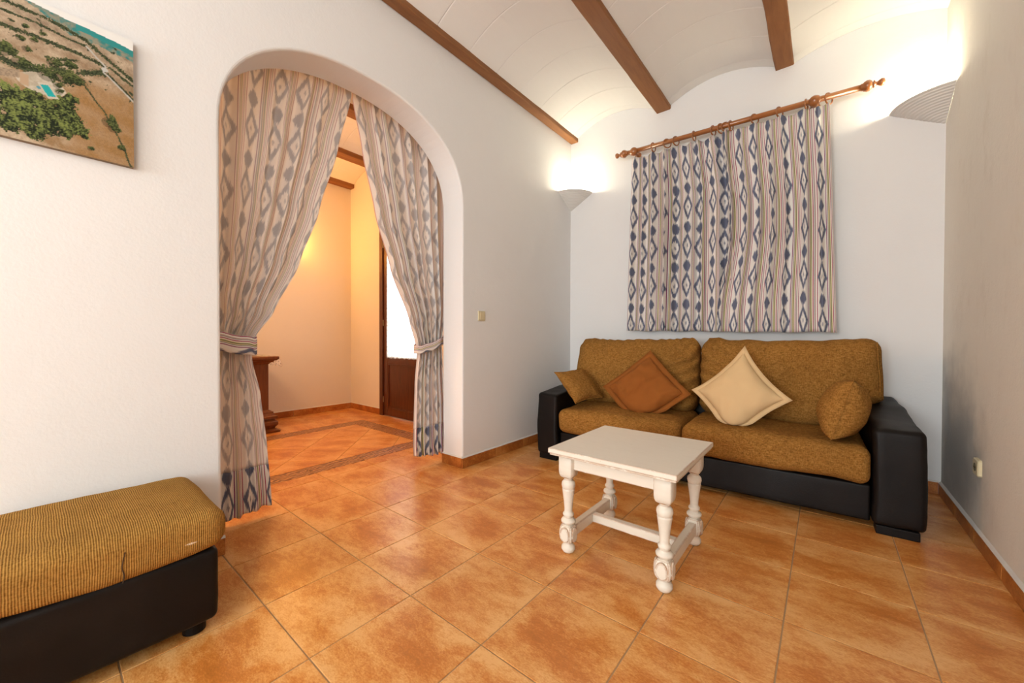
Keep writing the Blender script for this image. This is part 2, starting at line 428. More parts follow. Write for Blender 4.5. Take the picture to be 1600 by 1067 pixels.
def inset(poly, d):
    n = len(poly); out = []
    for i in range(n):
        p0, p1, p2 = Vector(poly[i - 1]), Vector(poly[i]), Vector(poly[(i + 1) % n])
        e1 = (p1 - p0).normalized(); e2 = (p2 - p1).normalized()
        n1 = Vector((-e1.y, e1.x)); n2 = Vector((-e2.y, e2.x)); k = 1 + n1.dot(n2)
        out.append(p1 + (n1 + n2) * (d / max(k, 0.2)))
    return out
TILE_CACHE = {}
def tile(name, poly, ctr, mat, parent, gap=0.0023, bev=0.0016, zt=0.0, th=0.008, rz=0.0):
    if parea(poly) < 0.0012: return
    rel = [(p[0] - ctr[0], p[1] - ctr[1]) for p in poly]
    if rz: rel = [(math.cos(-rz) * x - math.sin(-rz) * y, math.sin(-rz) * x + math.cos(-rz) * y) for x, y in rel]
    key = (name, mat.name, tuple((round(a, 3), round(b, 3)) for a, b in rel))
    if key not in TILE_CACHE:
        a = inset(rel, gap); b = inset(rel, gap + bev); n = len(rel)
        v = [(p.x, p.y, -th) for p in a] + [(p.x, p.y, -bev * 0.7) for p in a] + [(p.x, p.y, 0) for p in b]
        f = [tuple(2 * n + i for i in range(n))]
        for q in range(2):
            for i in range(n): f.append((q * n + i, q * n + (i + 1) % n, (q + 1) * n + (i + 1) % n, (q + 1) * n + i))
        me = bpy.data.meshes.new(name); me.from_pydata(v, [], f); me.materials.append(mat); TILE_CACHE[key] = me
    o = bpy.data.objects.new(name, TILE_CACHE[key]); link(o, parent); o.location = (ctr[0], ctr[1], zt + random.uniform(-0.0008, 0.0)); o.rotation_euler = (0, 0, rz)
    return o
def tile_rect(parent, x0, x1, y0, y1):
    i0, i1 = math.floor((x0 - TX0) / T + 1e-6), math.ceil((x1 - TX0) / T - 1e-6); j0, j1 = math.floor((y0 - TY0) / T + 1e-6), math.ceil((y1 - TY0) / T - 1e-6)
    for i in range(i0, i1):
        for j in range(j0, j1):
            a, b = TX0 + i * T, TY0 + j * T
            p = clip([(a, b), (a + T, b), (a + T, b + T), (a, b + T)], x0, x1, y0, y1)
            if p: tile('floor_tile', p, (a + T / 2, b + T / 2), M['tile'], parent)
XS = TX0 - T                      # joint line at the threshold
floor = tag(MB().box(XS, XR + 0.2, YF - 0.2, YB + 0.2, -0.06, -0.003).put('floor', M['grout']), 'orange terracotta tile floor of the living room', kind='structure')
tile_rect(floor, XS, XR, YF, YB)
floor2 = tag(MB().box(HX0 - 0.2, XS, HY0 - 0.2, HY1 + 0.25, -0.06, -0.003).put('floor', M['grout']), 'tiled hall floor beyond the arch with a brown border', kind='structure')
FX0, FX1, FY0, FY1, FW = -4.60, -3.07, -0.35, 2.62, 0.19
tile_rect(floor2, FX1, XS, HY0, HY1); tile_rect(floor2, HX0, FX0, HY0, HY1)
tile_rect(floor2, FX0, FX1, FY1, HY1); tile_rect(floor2, FX0, FX1, HY0, FY0)
def frieze(x0, x1, y0, y1):
    lx, ly = x1 - x0, y1 - y0
    n = max(1, round(max(lx, ly) / 0.4))
    for k in range(n):
        if lx > ly: p = [(x0 + lx * k / n, y0), (x0 + lx * (k + 1) / n, y0), (x0 + lx * (k + 1) / n, y1), (x0 + lx * k / n, y1)]
        else: p = [(x0, y0 + ly * k / n), (x1, y0 + ly * k / n), (x1, y0 + ly * (k + 1) / n), (x0, y0 + ly * (k + 1) / n)]
        c = (sum(q[0] for q in p) / 4, sum(q[1] for q in p) / 4); tile('border_tile', p, c, M['frieze'], floor2)
frieze(FX1 - FW, FX1, FY0, FY1); frieze(FX0, FX0 + FW, FY0, FY1)
frieze(FX0 + FW, FX1 - FW, FY1 - FW, FY1); frieze(FX0 + FW, FX1 - FW, FY0, FY0 + FW)
q = T / math.sqrt(2)
for i in range(-8, 9):
    for j in range(-8, 9):
        cx, cy = -3.83 + (i + j) * q, 1.895 + (i - j) * q
        p = clip([(cx - q, cy), (cx, cy - q), (cx + q, cy), (cx, cy + q)], FX0 + FW, FX1 - FW, FY0 + FW, FY1 - FW)
        if p: tile('floor_tile', p, (cx, cy), M['tile'], floor2, rz=R(45))

# ------------------------------------------------------------------ walls
def structure(mb, name, mat, label=None): return tag(mb.put(name, mat), label, kind='structure')
structure(MB().box(XLh, XR + 0.2, YB, YB + 0.2, 0, ZT), 'wall_back', M['wall'], 'white plaster wall behind the sofa')
ry0, ry1, rz0, rz1 = -2.40, -1.00, 0.90, 2.30
structure(MB().box(XR, XR + 0.2, YF, ry0, 0, ZT).box(XR, XR + 0.2, ry1, YB, 0, ZT).box(XR, XR + 0.2, ry0, ry1, 0, rz0).box(XR, XR + 0.2, ry0, ry1, rz1, ZT), 'wall_right', M['wall_r'], 'rough beige plaster wall with a grey damp stain and painted corner shade')
# arch wall: solid with a basket-handle opening, edges softened
AC, AW, AZ0, AH = 1.358, 0.800, 2.10, 0.615
def arch_z(y):
    s = min(1.0, abs(y - AC) / AW); return AZ0 + AH * (1 - s ** 2.25) ** (1 / 2.25)
def arch_wall():
    bm = bmesh.new()
    ys = [AC - AW * math.cos(math.pi * k / 40) for k in range(41)]
    prof = [(AC - AW, 0.0), (AC - AW, 1.0)] + [(y, arch_z(y)) for y in ys] + [(AC + AW, 1.0), (AC + AW, 0.0)]
    def vt(x, y, z): return bm.verts.new((x, y, z))
    for x, rev in ((XL, False), (XLh, True)):
        quads = [[(YF, 0), (AC - AW, 0), (AC - AW, 1.0), (AC - AW, AZ0), (AC - AW, ZT), (YF, ZT)],
                 [(AC + AW, 0), (YB, 0), (YB, ZT), (AC + AW, ZT), (AC + AW, AZ0), (AC + AW, 1.0)]]
        for k in range(40):
            quads.append([(ys[k], arch_z(ys[k])), (ys[k + 1], arch_z(ys[k + 1])), (ys[k + 1], ZT), (ys[k], ZT)])
        for qd in quads:
            vs_ = [vt(x, y, z) for y, z in qd]
            bm.faces.new(vs_ if not rev else vs_[::-1])
    for (a, b) in zip(prof, prof[1:]):
        bm.faces.new([vt(XL, *a), vt(XLh, *a), vt(XLh, *b), vt(XL, *b)])
    bmesh.ops.remove_doubles(bm, verts=bm.verts[:], dist=1e-5)
    bmesh.ops.recalc_face_normals(bm, faces=bm.faces[:])
    es = [e for e in bm.edges if len(e.link_faces) == 2 and e.calc_face_angle(0) > 1.2]
    bmesh.ops.bevel(bm, geom=es, offset=0.014, segments=3, affect='EDGES', profile=0.5)
    me = bpy.data.meshes.new('wall_left'); bm.to_mesh(me); bm.free(); me.materials.append(M['wall'])
    return link(bpy.data.objects.new('wall_left', me))
tag(arch_wall(), 'white plaster wall pierced by the curtained arch', kind='structure')
# wall behind the camera with a wide window added for its fill light
wx0, wx1, wz0, wz1 = -1.95, 0.30, 0.65, 2.45
structure(MB().box(XL, wx0, YF - 0.2, YF, 0, ZT).box(wx1, XR, YF - 0.2, YF, 0, ZT).box(wx0, wx1, YF - 0.2, YF, 0, wz0).box(wx0, wx1, YF - 0.2, YF, wz1, ZT), 'wall_front', M['wall'])
win = tag(empty('added_window_1', (0, 0, 0)), kind='structure')
fr = MB()
for a, b in ((wx0, wx0 + 0.06), ((wx0 + wx1) / 2 - 0.03, (wx0 + wx1) / 2 + 0.03), (wx1 - 0.06, wx1)): fr.rbox(a, b, YF - 0.12, YF - 0.06, wz0, wz1, 0.006)
for a, b in ((wz0, wz0 + 0.06), (wz1 - 0.06, wz1)): fr.rbox(wx0 + 0.06, wx1 - 0.06, YF - 0.12, YF - 0.06, a, b, 0.006)
fr.put('window_frame', M['darkwood'], win)
for a, b in ((wx0 + 0.06, (wx0 + wx1) / 2 - 0.03), ((wx0 + wx1) / 2 + 0.03, wx1 - 0.06)): MB().box(a, b, YF - 0.094, YF - 0.088, wz0 + 0.06, wz1 - 0.06).put('pane', M['glass'], win)
win2 = tag(empty('added_window_2', (0, 0, 0)), kind='structure'); fr = MB()  # second window, out of view, added to light the arch curtains frontally
for a, b in ((ry0, ry0 + 0.06), (-1.73, -1.67), (ry1 - 0.06, ry1)): fr.rbox(XR + 0.06, XR + 0.12, a, b, rz0, rz1, 0.006)
for a, b in ((rz0, rz0 + 0.06), (rz1 - 0.06, rz1)): fr.rbox(XR + 0.06, XR + 0.12, ry0 + 0.06, ry1 - 0.06, a, b, 0.006)
fr.put('window_frame', M['darkwood'], win2)
for a, b in ((ry0 + 0.06, -1.73), (-1.67, ry1 - 0.06)): MB().box(XR + 0.088, XR + 0.094, a, b, rz0 + 0.06, rz1 - 0.06).put('pane', M['glass'], win2)
# hall walls
structure(MB().box(HX0 - 0.2, HX0, HY0, HY1, 0, ZT), 'wall_hall_far', M['hallwall'], 'warmly lit plaster wall at the far side of the hall')
structure(MB().box(HX0 - 0.2, XLh, HY0 - 0.2, HY0, 0, ZT), 'wall_hall_near', M['hallwall'])
DX0, DX1, DZ = -4.715, -3.70, 2.66
structure(MB().box(HX0 - 0.2, DX0, HY1, HY1 + 0.2, 0, ZT).box(DX1, XLh, HY1, HY1 + 0.2, 0, ZT).box(DX0, DX1, HY1, HY1 + 0.2, DZ, ZT), 'wall_hall_right', M['hallwall'], 'hall wall holding the glazed wooden door')

# ------------------------------------------------------------------ ceilings: vaults between beams
def vault(parent, x0, x1, ya, yb, spring, rise, step=0.31, off=0.0):
    n = 14; w = x1 - x0; th = 0.03
    y = yb - off
    edges = [yb] + ([y] if off else [])
    while y > ya + 0.02:
        y = max(ya, y - step); edges.append(y)
    for a, b in zip(edges, edges[1:]):
        v = []; f = []
        y1, y0 = a - 0.0004, b + 0.0004
        for yy, dz in ((y0, 0.003), (y0 + 0.006, 0.0), (y1 - 0.006, 0.0), (y1, 0.003)):
            for k in range(n + 1):
                t = k / n; s = 2 * t - 1
                v.append((x0 + w * t, yy, spring + rise * (1 - s * s) + dz))
        for r_ in range(3):
            for k in range(n):
                i = r_ * (n + 1) + k; f.append((i, i + n + 1, i + n + 2, i + 1))
        base = len(v)
        for yy in (y0, y1):
            for k in range(n + 1):
                t = k / n; s = 2 * t - 1; v.append((x0 + w * t, yy, spring + rise * (1 - s * s) + th))
        for k in range(n):
            f.append((k, k + 1, base + k + 1, base + k)); i = 3 * (n + 1) + k
            f.append((i, base + n + 1 + k, base + n + 2 + k, i + 1)); f.append((base + k, base + k + 1, base + n + 2 + k, base + n + 1 + k))
        mk('vault_panel', v, f, M['vault'], parent, False)
def beam(parent, x0, x1, ya, yb, z0, z1):
    n = 60; rings = []
    for k in range(n + 1):
        y = ya + (yb - ya) * k / n
        j = [random.uniform(-1, 1) * 0.0028 for _ in range(4)]
        c = 0.006
        rings.append([Vector((x0 + j[0], y, z1)), Vector((x0 + j[0], y, z0 + c)), Vector((x0 + c + j[1], y, z0 + j[3] * 0.4)), Vector((x1 - c + j[2], y, z0 + j[3] * 0.4)), Vector((x1 + j[2] * 0.6, y, z0 + c)), Vector((x1 + j[2] * 0.6, y, z1))])
    return MB().loft(rings).put('ceiling_beam', M['beam'], parent)
ceil = structure(MB().box(XL, XR, YF, YB, 3.47, 3.60), 'ceiling', M['vault'], 'white vaulted ceiling with brown beams over the living room')
BZ = 3.255
beams = [(-2.268, -2.178), (-1.305, -1.170), (-0.340, -0.213)]
for a, b in beams: beam(ceil, a, b, YF, YB - 0.002, BZ, 3.475)
for (a, b), rise, sp in zip(((-2.178, -1.305), (-1.170, -0.340), (-0.213, XR)), (0.125, 0.11, 0.085), (3.295, 3.29, 3.262)):
    vault(ceil, a, b, YF, YB, sp, rise, 0.32, 0.105)
ceil2 = structure(MB().box(HX0, XLh, HY0, HY1, 3.47, 3.60), 'ceiling', M['vault'], 'orange-lit vaulted ceiling of the hall beyond the arch')
hb = [(-5.498, -5.39), (-4.63, -4.47), (-3.70, -3.55), (-2.66, -2.512)]
for a, b in hb: beam(ceil2, a, b, HY0, HY1 - 0.002, 3.245, 3.475)
for (a, b), (c, d) in zip(hb, hb[1:]): vault(ceil2, b, c, HY0, HY1, 3.30, 0.12, 0.33)

# ------------------------------------------------------------------ skirting tiles
SH, ST = 0.082, 0.012
def skirting(name, p0, p1, nrm, start=0.0, step=0.40, h=SH, label=None, ragged=0.0):
    p0, p1, nrm = Vector((*p0, 0)), Vector((*p1, 0)), Vector((*nrm, 0)); d = p1 - p0; L = d.length; d.normalize()
    # plaster lip along the top carries the name, the tiles are its pieces
    n = max(2, int(L / 0.06)); ra = []
    for k in range(n + 1):
        s = L * k / n; w = ST * 0.9 + ragged * (0.4 + abs(nz((s, 0, 0), 6, 3.0))); hh = 0.010 + ragged * 1.6 * (0.5 + abs(nz((s, 1, 0), 5, 9.0)))
        b = p0 + d * s; z = Vector((0, 0, h))
        ra.append([b + z + nrm * 0.0005, b + z + nrm * w, b + z + nrm * (w * 0.7) + Vector((0, 0, hh * 0.35)), b + z + nrm * 0.0005 + Vector((0, 0, hh))])
    root = tag(MB().loft(ra).put(name, M['caulk']), label, kind='structure')
    cuts = [0.0]; s = start if start > 0 else step
    while s < L - 0.01: cuts.append(s); s += step
    cuts.append(L)
    for a, b in zip(cuts, cuts[1:]):
        g_ = 0.0018; A = p0 + d * (a + g_); B = p0 + d * (b - g_)
        c = (A + B) / 2; hl = (B - A).length / 2
        m = MB().rbox(-hl, hl, 0.0003, ST, 0.0005, h - 0.0008, 0.0018, 1)
        o = m.put('skirting_tile', M['skirt'], root); o.location = c; o.rotation_euler = (0, 0, math.atan2(d.y, d.x)) if nrm.dot(Vector((-d.y, d.x, 0))) > 0 else (0, 0, math.atan2(-d.y, -d.x))
    return root
y0j, y1j = AC - AW, AC + AW
skirting('baseboard_left', (XL, y1j - ST), (XL, YB), (1, 0), 0.405, label='orange tile skirting between the arch and the sofa')
skirting('baseboard_left', (XLh, y1j), (XL, y1j), (0, -1), label='short tile skirting round the right jamb of the arch')
skirting('baseboard_left', (XL, YF), (XL, y0j + ST), (1, 0), label='tile skirting behind the footstool')
skirting('baseboard_left', (XLh, y0j), (XL, y0j), (0, 1))
skirting('baseboard_back', (XL + ST, YB), (XR - ST, YB), (0, -1), label='tile skirting behind the sofa')
skirting('baseboard_right', (XR, YB), (XR, YF), (-1, 0), 0.41, label='tile skirting with ragged pale caulk along the rough wall', ragged=0.003, h=0.078)
skirting('baseboard_hall_far', (HX0, HY1 - ST), (HX0, HY0), (1, 0), label='tile skirting on the far hall wall')
skirting('baseboard_hall_right', (HX0, HY1), (DX0, HY1), (0, -1), label='short tile skirting left of the hall door')

# ------------------------------------------------------------------ hall door with glass
door = tag(empty('door_1', (DX0, HY1, 0)), 'dark mahogany glazed door with a bright pane in the hall', kind='structure')
dw, yv = DX1 - DX0, 0.0
mb = MB(); mb.rbox(0, 0.075, -0.02, 0.10, 0, DZ, 0.006).rbox(dw - 0.075, dw, -0.02, 0.10, 0, DZ, 0.006).rbox(0.075, dw - 0.075, -0.02, 0.10, DZ - 0.075, DZ, 0.006).put('door_frame', M['darkwood'], door)
leaf = MB(); a, b = 0.079, dw - 0.079
leaf.rbox(a, a + 0.09, 0.0, 0.045, 0.006, DZ - 0.079, 0.005).rbox(b - 0.09, b, 0.0, 0.045, 0.006, DZ - 0.079, 0.005)
for z0, z1 in ((0.006, 0.11), (0.70, 0.80), (DZ - 0.18, DZ - 0.079)): leaf.rbox(a + 0.09, b - 0.09, 0.0, 0.045, z0, z1, 0.005)
leaf = leaf.put('door_leaf', M['darkwood'], door)
MB().rbox(a + 0.091, b - 0.091, 0.016, 0.032, 0.111, 0.699, 0.003).put('panel', M['darkwood'], leaf)
ml = MB()
for q_ in ((a + 0.09, b - 0.09, 0.11, 0.125), (a + 0.09, b - 0.09, 0.685, 0.70)): ml.rbox(q_[0], q_[1], 0.002, 0.016, q_[2], q_[3], 0.004)
for q_ in ((a + 0.09, a + 0.105), (b - 0.105, b - 0.09)): ml.rbox(q_[0], q_[1], 0.002, 0.016, 0.125, 0.685, 0.004)
ml.put('moulding', M['darkwood'], leaf)
MB().box(a + 0.091, b - 0.091, 0.020, 0.026, 0.801, DZ - 0.181).put('glass_pane', M['glass'], leaf)
for z in (0.22, 1.25, 2.3): MB().lathe([(0.006, -0.04), (0.007, -0.035), (0.007, 0.035), (0.006, 0.04)], 10, Matrix.Translation((0.077, -0.006, z))).put('hinge', M['brass'], door)
MB().rbox(b - 0.06, b - 0.03, -0.012, 0.0, 0.95, 1.15, 0.004).lathe([(0.008, 0), (0.008, 0.05), (0.012, 0.06), (0.012, 0.07)], 10, Matrix.Translation((b - 0.045, 0.0, 1.06)) @ Matrix.Rotation(R(90), 4, 'X')).put('door_handle', M['brass'], door)
def lace_curtain():
    n, m = 60, 40; v = []; f = []; w = (b - 0.085) - (a + 0.085); x0 = DX0 + a + 0.085
    for j in range(m + 1):
        for i in range(n + 1):
            s = i / n; t = j / m; z0 = 0.775 + 0.008 * abs(math.sin(s * 22)); z = z0 + (DZ - 0.20 - z0) * t
            v.append((x0 + w * s, HY1 - 0.010 + 0.004 * math.sin(s * 40 + 2 * t), z))
    for j in range(m):
        for i in range(n): k = j * (n + 1) + i; f.append((k, k + 1, k + n + 2, k + n + 1))
    o = mk('lace_curtain', v, f, M['lace'], None, True)
    return tag(o, 'white lace curtain glowing over the glass of the hall door', 'curtain')
lace_curtain()

# ------------------------------------------------------------------ corner sconces
def sconce(cx, cy, sx, sy, label):
    e = empty('corner_sconce', (cx, cy, 2.50)); n = 22; H, RR = 0.150, 0.275; rings = []
    steps = 14; prof = [(0.004, 0.0)]
    for k in range(steps):
        t0, t1 = k / steps, (k + 1) / steps
        r0, r1 = RR * t0 ** 0.92, RR * t1 ** 0.92
        prof += [(r0 + (r1 - r0) * 0.75, H * (t0 + (t1 - t0) * 0.45)), (r1, H * t1)]
    v = []; f = []; g_ = 0.002; ang = [math.pi / 2 * k / n for k in range(n + 1)]
    full = prof + [(prof[-1][0] - 0.012, H)] + [(max(0.002, r_ - 0.014), z + 0.004) for r_, z in prof[::-1][1:]]
    for r_, z in full:
        for a_ in ang: v.append((sx * (g_ + r_ * math.cos(a_)), sy * (g_ + r_ * math.sin(a_)), z))
    for i in range(len(full) - 1):
        for k in range(n):
            q_ = (i * (n + 1) + k, i * (n + 1) + k + 1, (i + 1) * (n + 1) + k + 1, (i + 1) * (n + 1) + k)
            f.append(q_ if sx * sy > 0 else q_[::-1])
    mk('shade', v, f, M['gypsum'], e, False)
    c = 0.10
    MB().lathe([(0.014, 0.088), (0.014, 0.094), (0.010, 0.098)], 12, Matrix.Translation((sx * c, sy * c, 0))).put('lamp_holder', M['ivory'], e)
    MB().lathe([(0.008, 0.098), (0.015, 0.105), (0.019, 0.118), (0.015, 0.132), (0.005, 0.138)], 14, Matrix.Translation((sx * c, sy * c, 0))).put('bulb', M['bulb'], e, True)
    tag(e, label, 'wall lamp', 'ridged corner sconces')
    point('sconce_light', (cx + sx * 0.105, cy + sy * 0.105, 2.50 + 0.175), 6.5, (1.0, 0.90, 0.66), 0.03)
sconce(XL, YB, 1, -1, 'ridged white corner wall lamp left of the window curtains, beside the arch wall')
sconce(XR, YB, -1, -1, 'ridged white corner wall lamp right of the window curtains, at the rough wall')
# the warm lamp on the far hall wall, mostly behind the left arch curtain
hs = tag(empty('hall_sconce', (HX0, 2.02, 2.12)), 'warm glowing wall lamp in the hall behind the parted curtain', 'wall lamp')
hv = []; hf = []
prof = [(0.004, 0.0), (0.05, 0.03), (0.09, 0.08), (0.11, 0.14), (0.098, 0.14), (0.08, 0.085), (0.045, 0.04), (0.003, 0.012)]
for r_, z in prof:
    for k in range(17): a_ = -math.pi / 2 + math.pi * k / 16; hv.append((0.002 + r_ * math.cos(a_), r_ * math.sin(a_), z))
for i in range(len(prof) - 1):
    for k in range(16): hf.append((i * 17 + k, i * 17 + k + 1, (i + 1) * 17 + k + 1, (i + 1) * 17 + k))
mk('shade', hv, hf, M['gypsum'], hs, True)
MB().lathe([(0.006, 0.05), (0.02, 0.07), (0.024, 0.09), (0.018, 0.115), (0.005, 0.122)], 12, Matrix.Translation((0.05, 0, 0))).put('bulb', M['bulbw'], hs, True)
point('hall_lamp_light', (HX0 + 0.12, 2.02, 2.34), 20, (1.0, 0.40, 0.07), 0.04)
hp = tag(empty('added_hall_pendant', (-4.05, 0.35, 3.40)), 'unseen warm pendant added to light the hall, hidden left of the arch', 'pendant lamp')  # added out of view to brighten the hall and backlight the curtains
MB().lathe([(0.045, 0.0), (0.045, -0.02), (0.008, -0.03), (0.006, -0.40), (0.03, -0.41), (0.03, -0.45)], 16).put('cord', M['ivory'], hp, True)
MB().lathe([(0.03, -0.45), (0.10, -0.50), (0.13, -0.60), (0.10, -0.69), (0.02, -0.73)], 20).put('globe', M['bulbw'], hp, True)
point('added_pendant_fill', (-4.05, 0.35, 2.50), 44, (1.0, 0.53, 0.24), 0.12)
# unseen ceiling lamp behind the camera, added to fill the living room
cl = tag(empty('added_ceiling_lamp', (-0.60, -1.90, 3.38)), 'unseen white globe lamp added behind the viewer as fill light', 'ceiling lamp')
MB().lathe([(0.07, 0.0), (0.07, -0.02), (0.03, -0.035), (0.012, -0.05), (0.012, -0.30), (0.05, -0.31)], 20).put('stem', M['ivory'], cl, True)
MB().lathe([(0.05, -0.31), (0.13, -0.35), (0.16, -0.42), (0.13, -0.49), (0.03, -0.53)], 24).put('globe', mat_emit('globe_glow', (1.0, 0.93, 0.82), 6.0), cl, True)
point('added_ceiling_fill', (-0.60, -1.90, 2.70), 14, (0.97, 0.96, 0.95), 0.18)

# ------------------------------------------------------------------ sofa
SO = empty('sofa', (-0.78, 2.815, 0), R(2.0))
tag(SO, 'wide ochre chenille sofa with black leatherette arms under the window', 'sofa')
def arm_fn(sg):
    def fn(p):
        t = (p.y + 0.45) / 0.9
        q = p.copy()
        if p.z > 0: q.z += (0.075 * t - 0.012 * (1 - t)) * (p.z / 0.27)
        q += Vector((1, 0.3, 1)) * (0.010 * nz(p, 4, 2.0 + sg) + 0.004 * nz(p, 12, 5 + sg))
        q.x += sg * 0.008 * (1 - (p.z / 0.27) ** 2)
        return q
    return fn
for sg in (-1, 1): soft('arm', (0.103, 0.45, 0.268), 0.028, (6, 26, 16), M['leather'], SO, (sg * 1.087, 0.452, 0.313), arm_fn(sg))
soft('base', (0.983, 0.40, 0.10), 0.012, (30, 10, 6), M['leather'], SO, (0, 0.445, 0.145), lambda p: p + Vector((0, 0.006, 0.0)) * nz(p, 4, 1))
soft('back_frame', (0.983, 0.085, 0.36), 0.03, (20, 4, 10), M['leather'], SO, (0, 0.80, 0.42))
for sx in (-1, 1):
    for y0 in (0.015, 0.78): MB().rbox(sx * 1.087 - 0.085, sx * 1.087 + 0.085, y0, y0 + 0.09, 0.0, 0.047, 0.004).put('foot', M['leather'], SO)
def seat_fn(sd):
    def fn(p):
        q = p.copy(); u = p.x / 0.49; v = p.y / 0.33
        q.z += 0.018 * (1 - u ** 4) * (1 - v * v) * (1 if p.z > 0 else 0)
        if p.y < -0.15: q.y -= 0.014 * (1 - (p.z / 0.1) ** 2)
        q += Vector((0.3, 1, 1)) * (0.012 * nz(p, 3.5, sd) + 0.003 * nz(p, 14, sd + 4))
        return q
    return fn
for k, sg in enumerate((-1, 1)): soft('seat_cushion', (0.489, 0.33, 0.105), 0.055, (34, 24, 6), M['chen'], SO, (sg * 0.492, 0.325, 0.352), seat_fn(11 + 7 * k))
def back_fn(sd, sg):
    def fn(p):
        q = p.copy(); u = p.x / 0.545; w = p.z / 0.305
        q.y -= 0.055 * (1 - u ** 4) * (1 - w * w) if p.y < 0 else 0.0
        q.z += 0.02 * math.copysign(abs(u) ** 2.5, u) * (0.6 if sg > 0 else 0.9) * (p.z > 0) + (0.022 * (abs(u) ** 3) - 0.014 * (1 - u * u) + 0.010 * nz(p, 7, sd + 9)) * (p.z > 0) * max(0.0, w)
        # narrower below the arm tops on the outer side
        if p.x * sg > 0 and p.z < -0.10: q.x -= sg * 0.11 * min(1.0, (-0.10 - p.z) / 0.07) * abs(u)
        # pulled wrinkles near the middle joint and top
        edge = max(0.0, (-u * sg) - 0.35)
        wr = math.sin((p.z * 0.9 + p.x * sg * 0.5) * 70 + 5 * nz(p, 5, sd)) * 0.030 * edge
        top = max(0.0, w - 0.3)
        wr += math.sin((p.x + p.z * 0.7) * 75 + 6 * nz(p, 4, sd + 3)) * 0.020 * top * (1.2 if sg < 0 else 0.30)
        q.y += wr
        q += Vector((0.4, 1, 1)) * (0.026 * nz(p, 3.0, sd) + 0.009 * nz(p, 9, sd + 2))
        return q
    return fn
for k, sg in enumerate((-1, 1)):
    bc = soft('back_cushion', (0.545, 0.135, 0.305), 0.10, (60, 6, 36), M['chen'], SO, (sg * 0.552, 0.655, 0.742), back_fn(31 + 5 * k, sg), (R(-13), 0, 0))
    if sg > 0:   # seam round the visible end of the right cushion
        fn = back_fn(36, 1); pts = []
        for t in range(40):
            z = -0.10 + 0.36 * t / 39; pts.append(fn(Vector((0.512, -0.108, z))) + Vector((0.004, -0.004, 0)))
        MB().tube(pts, 0.0035, 6).put('seam', M['chen'], bc, True)

# ------------------------------------------------------------------ cushions
def pillow_grid(a, t, n, fl=0.0, pinch=0.07, seed=0.0, wr=0.006):
    """two puffed faces of a square pillow of half size a (local x,z plane, thickness along y), plus flange ring"""
    def outline(u, v):
        x = a * u * (1 - pinch * (1 - v * v)); z = a * v * (1 - pinch * (1 - u * u)); return x, z
    V = []; F = []
    for side in (-1, 1):
        b = len(V)
        for j in range(n + 1):
            for i in range(n + 1):
                u, v = -1 + 2 * i / n, -1 + 2 * j / n
                u, v = math.sin(u * math.pi / 2), math.sin(v * math.pi / 2)
                x, z = outline(u, v); h = t * max(0.0, (1 - u * u) * (1 - v * v)) ** 0.42
                ez = max(abs(u), abs(v))
                w = wr * (nz((x, side, z), 9, seed) + 0.6 * nz((x, side, z), 22, seed + 2)) * min(1, h / t * 2)
                w += wr * 0.9 * math.sin(44 * (x if abs(v) > abs(u) else z) + 4 * nz((x, side, z), 6, seed)) * max(0, ez - 0.55) * min(1, h / t * 3)
                V.append(Vector((x, side * (h + 0.002) + w, z)))
        for j in range(n):
            for i in range(n):
                k = b + j * (n + 1) + i; q_ = (k, k + 1, k + n + 2, k + n + 1); F.append(q_ if side < 0 else q_[::-1])
    # flange / seam ring
    ring = []; m = 4 * 24
    for k in range(m):
        s = k / 24.0; e = int(s) % 4; r_ = -1 + 2 * (s - int(s))
        u, v = ((r_, -1), (1, r_), (-r_, 1), (-1, -r_))[e]; ring.append((u, v))
    FV = []; FF = []
    wdt = fl if fl else 0.009
    for k, (u, v) in enumerate(ring):
        x, z = outline(u, v); L = a + wdt
        xo, zo = x * L / a, z * L / a
        wob = 0.010 * nz((x, 0, z), 11, seed + 7) if fl else 0.0
        for (px, pz, py) in ((x * 0.97, z * 0.97, -0.003), (xo, zo, -0.002 + wob), (xo, zo, 0.002 + wob), (x * 0.97, z * 0.97, 0.003)): FV.append(Vector((px, py, pz)))
    for k in range(m):
        j = (k + 1) % m
        for r_ in range(4): FF.append((k * 4 + r_, k * 4 + (r_ + 1) % 4, j * 4 + (r_ + 1) % 4, j * 4 + r_))
    return V, F, FV, FF
def pillow(name, label, mat, a, t, fl, loc, X, Z, seed, squash=None, sc=(1, 1), pinch=0.07, wr=0.006, border='flange', roll=0.0):
    """X, Z: world directions of the pillow's in-plane axes; roll turns the square in its plane"""
    X = Vector(X).normalized(); Z = Vector(Z); Z = (Z - X * Z.dot(X)).normalized(); Y = Z.cross(X)
    V, F, FV, FF = pillow_grid(a, t, 30, fl, pinch, seed, wr); loc = Vector(loc)
    c, s = math.cos(roll), math.sin(roll)
    def w(p):
        x, z = p.x * c - p.z * s, p.x * s + p.z * c
        q_ = loc + X * (x * sc[0]) + Y * p.y + Z * (z * sc[1])
        if squash:
            zs, kk = squash
            if q_.z < zs + kk:
                ex = zs + kk - q_.z; nzv = zs + kk * math.exp(-ex / kk); q_.y += 0.55 * (nzv - q_.z); q_.z = nzv
        return q_
    base = Vector((loc.x, loc.y, 0.0))
    o = mk(name, [w(p) - base for p in V], F, mat, None, True); o.location = base
    mk(border, [w(p) - base for p in FV], FF, mat, o, True)
    return tag(o, label, 'cushion', 'cushions scattered on the sofa')
pillow('throw_cushion', 'rust brown diamond-set cushion with a flat border, on the left seat', M['rust'], 0.208, 0.085, 0.042, (-1.135, 3.09, 0.635), (1, 0.05, -0.01), (0.08, 0.46, 0.90), 3.0, (0.462, 0.045), (1.0, 1.0), 0.04, 0.022, roll=R(45))
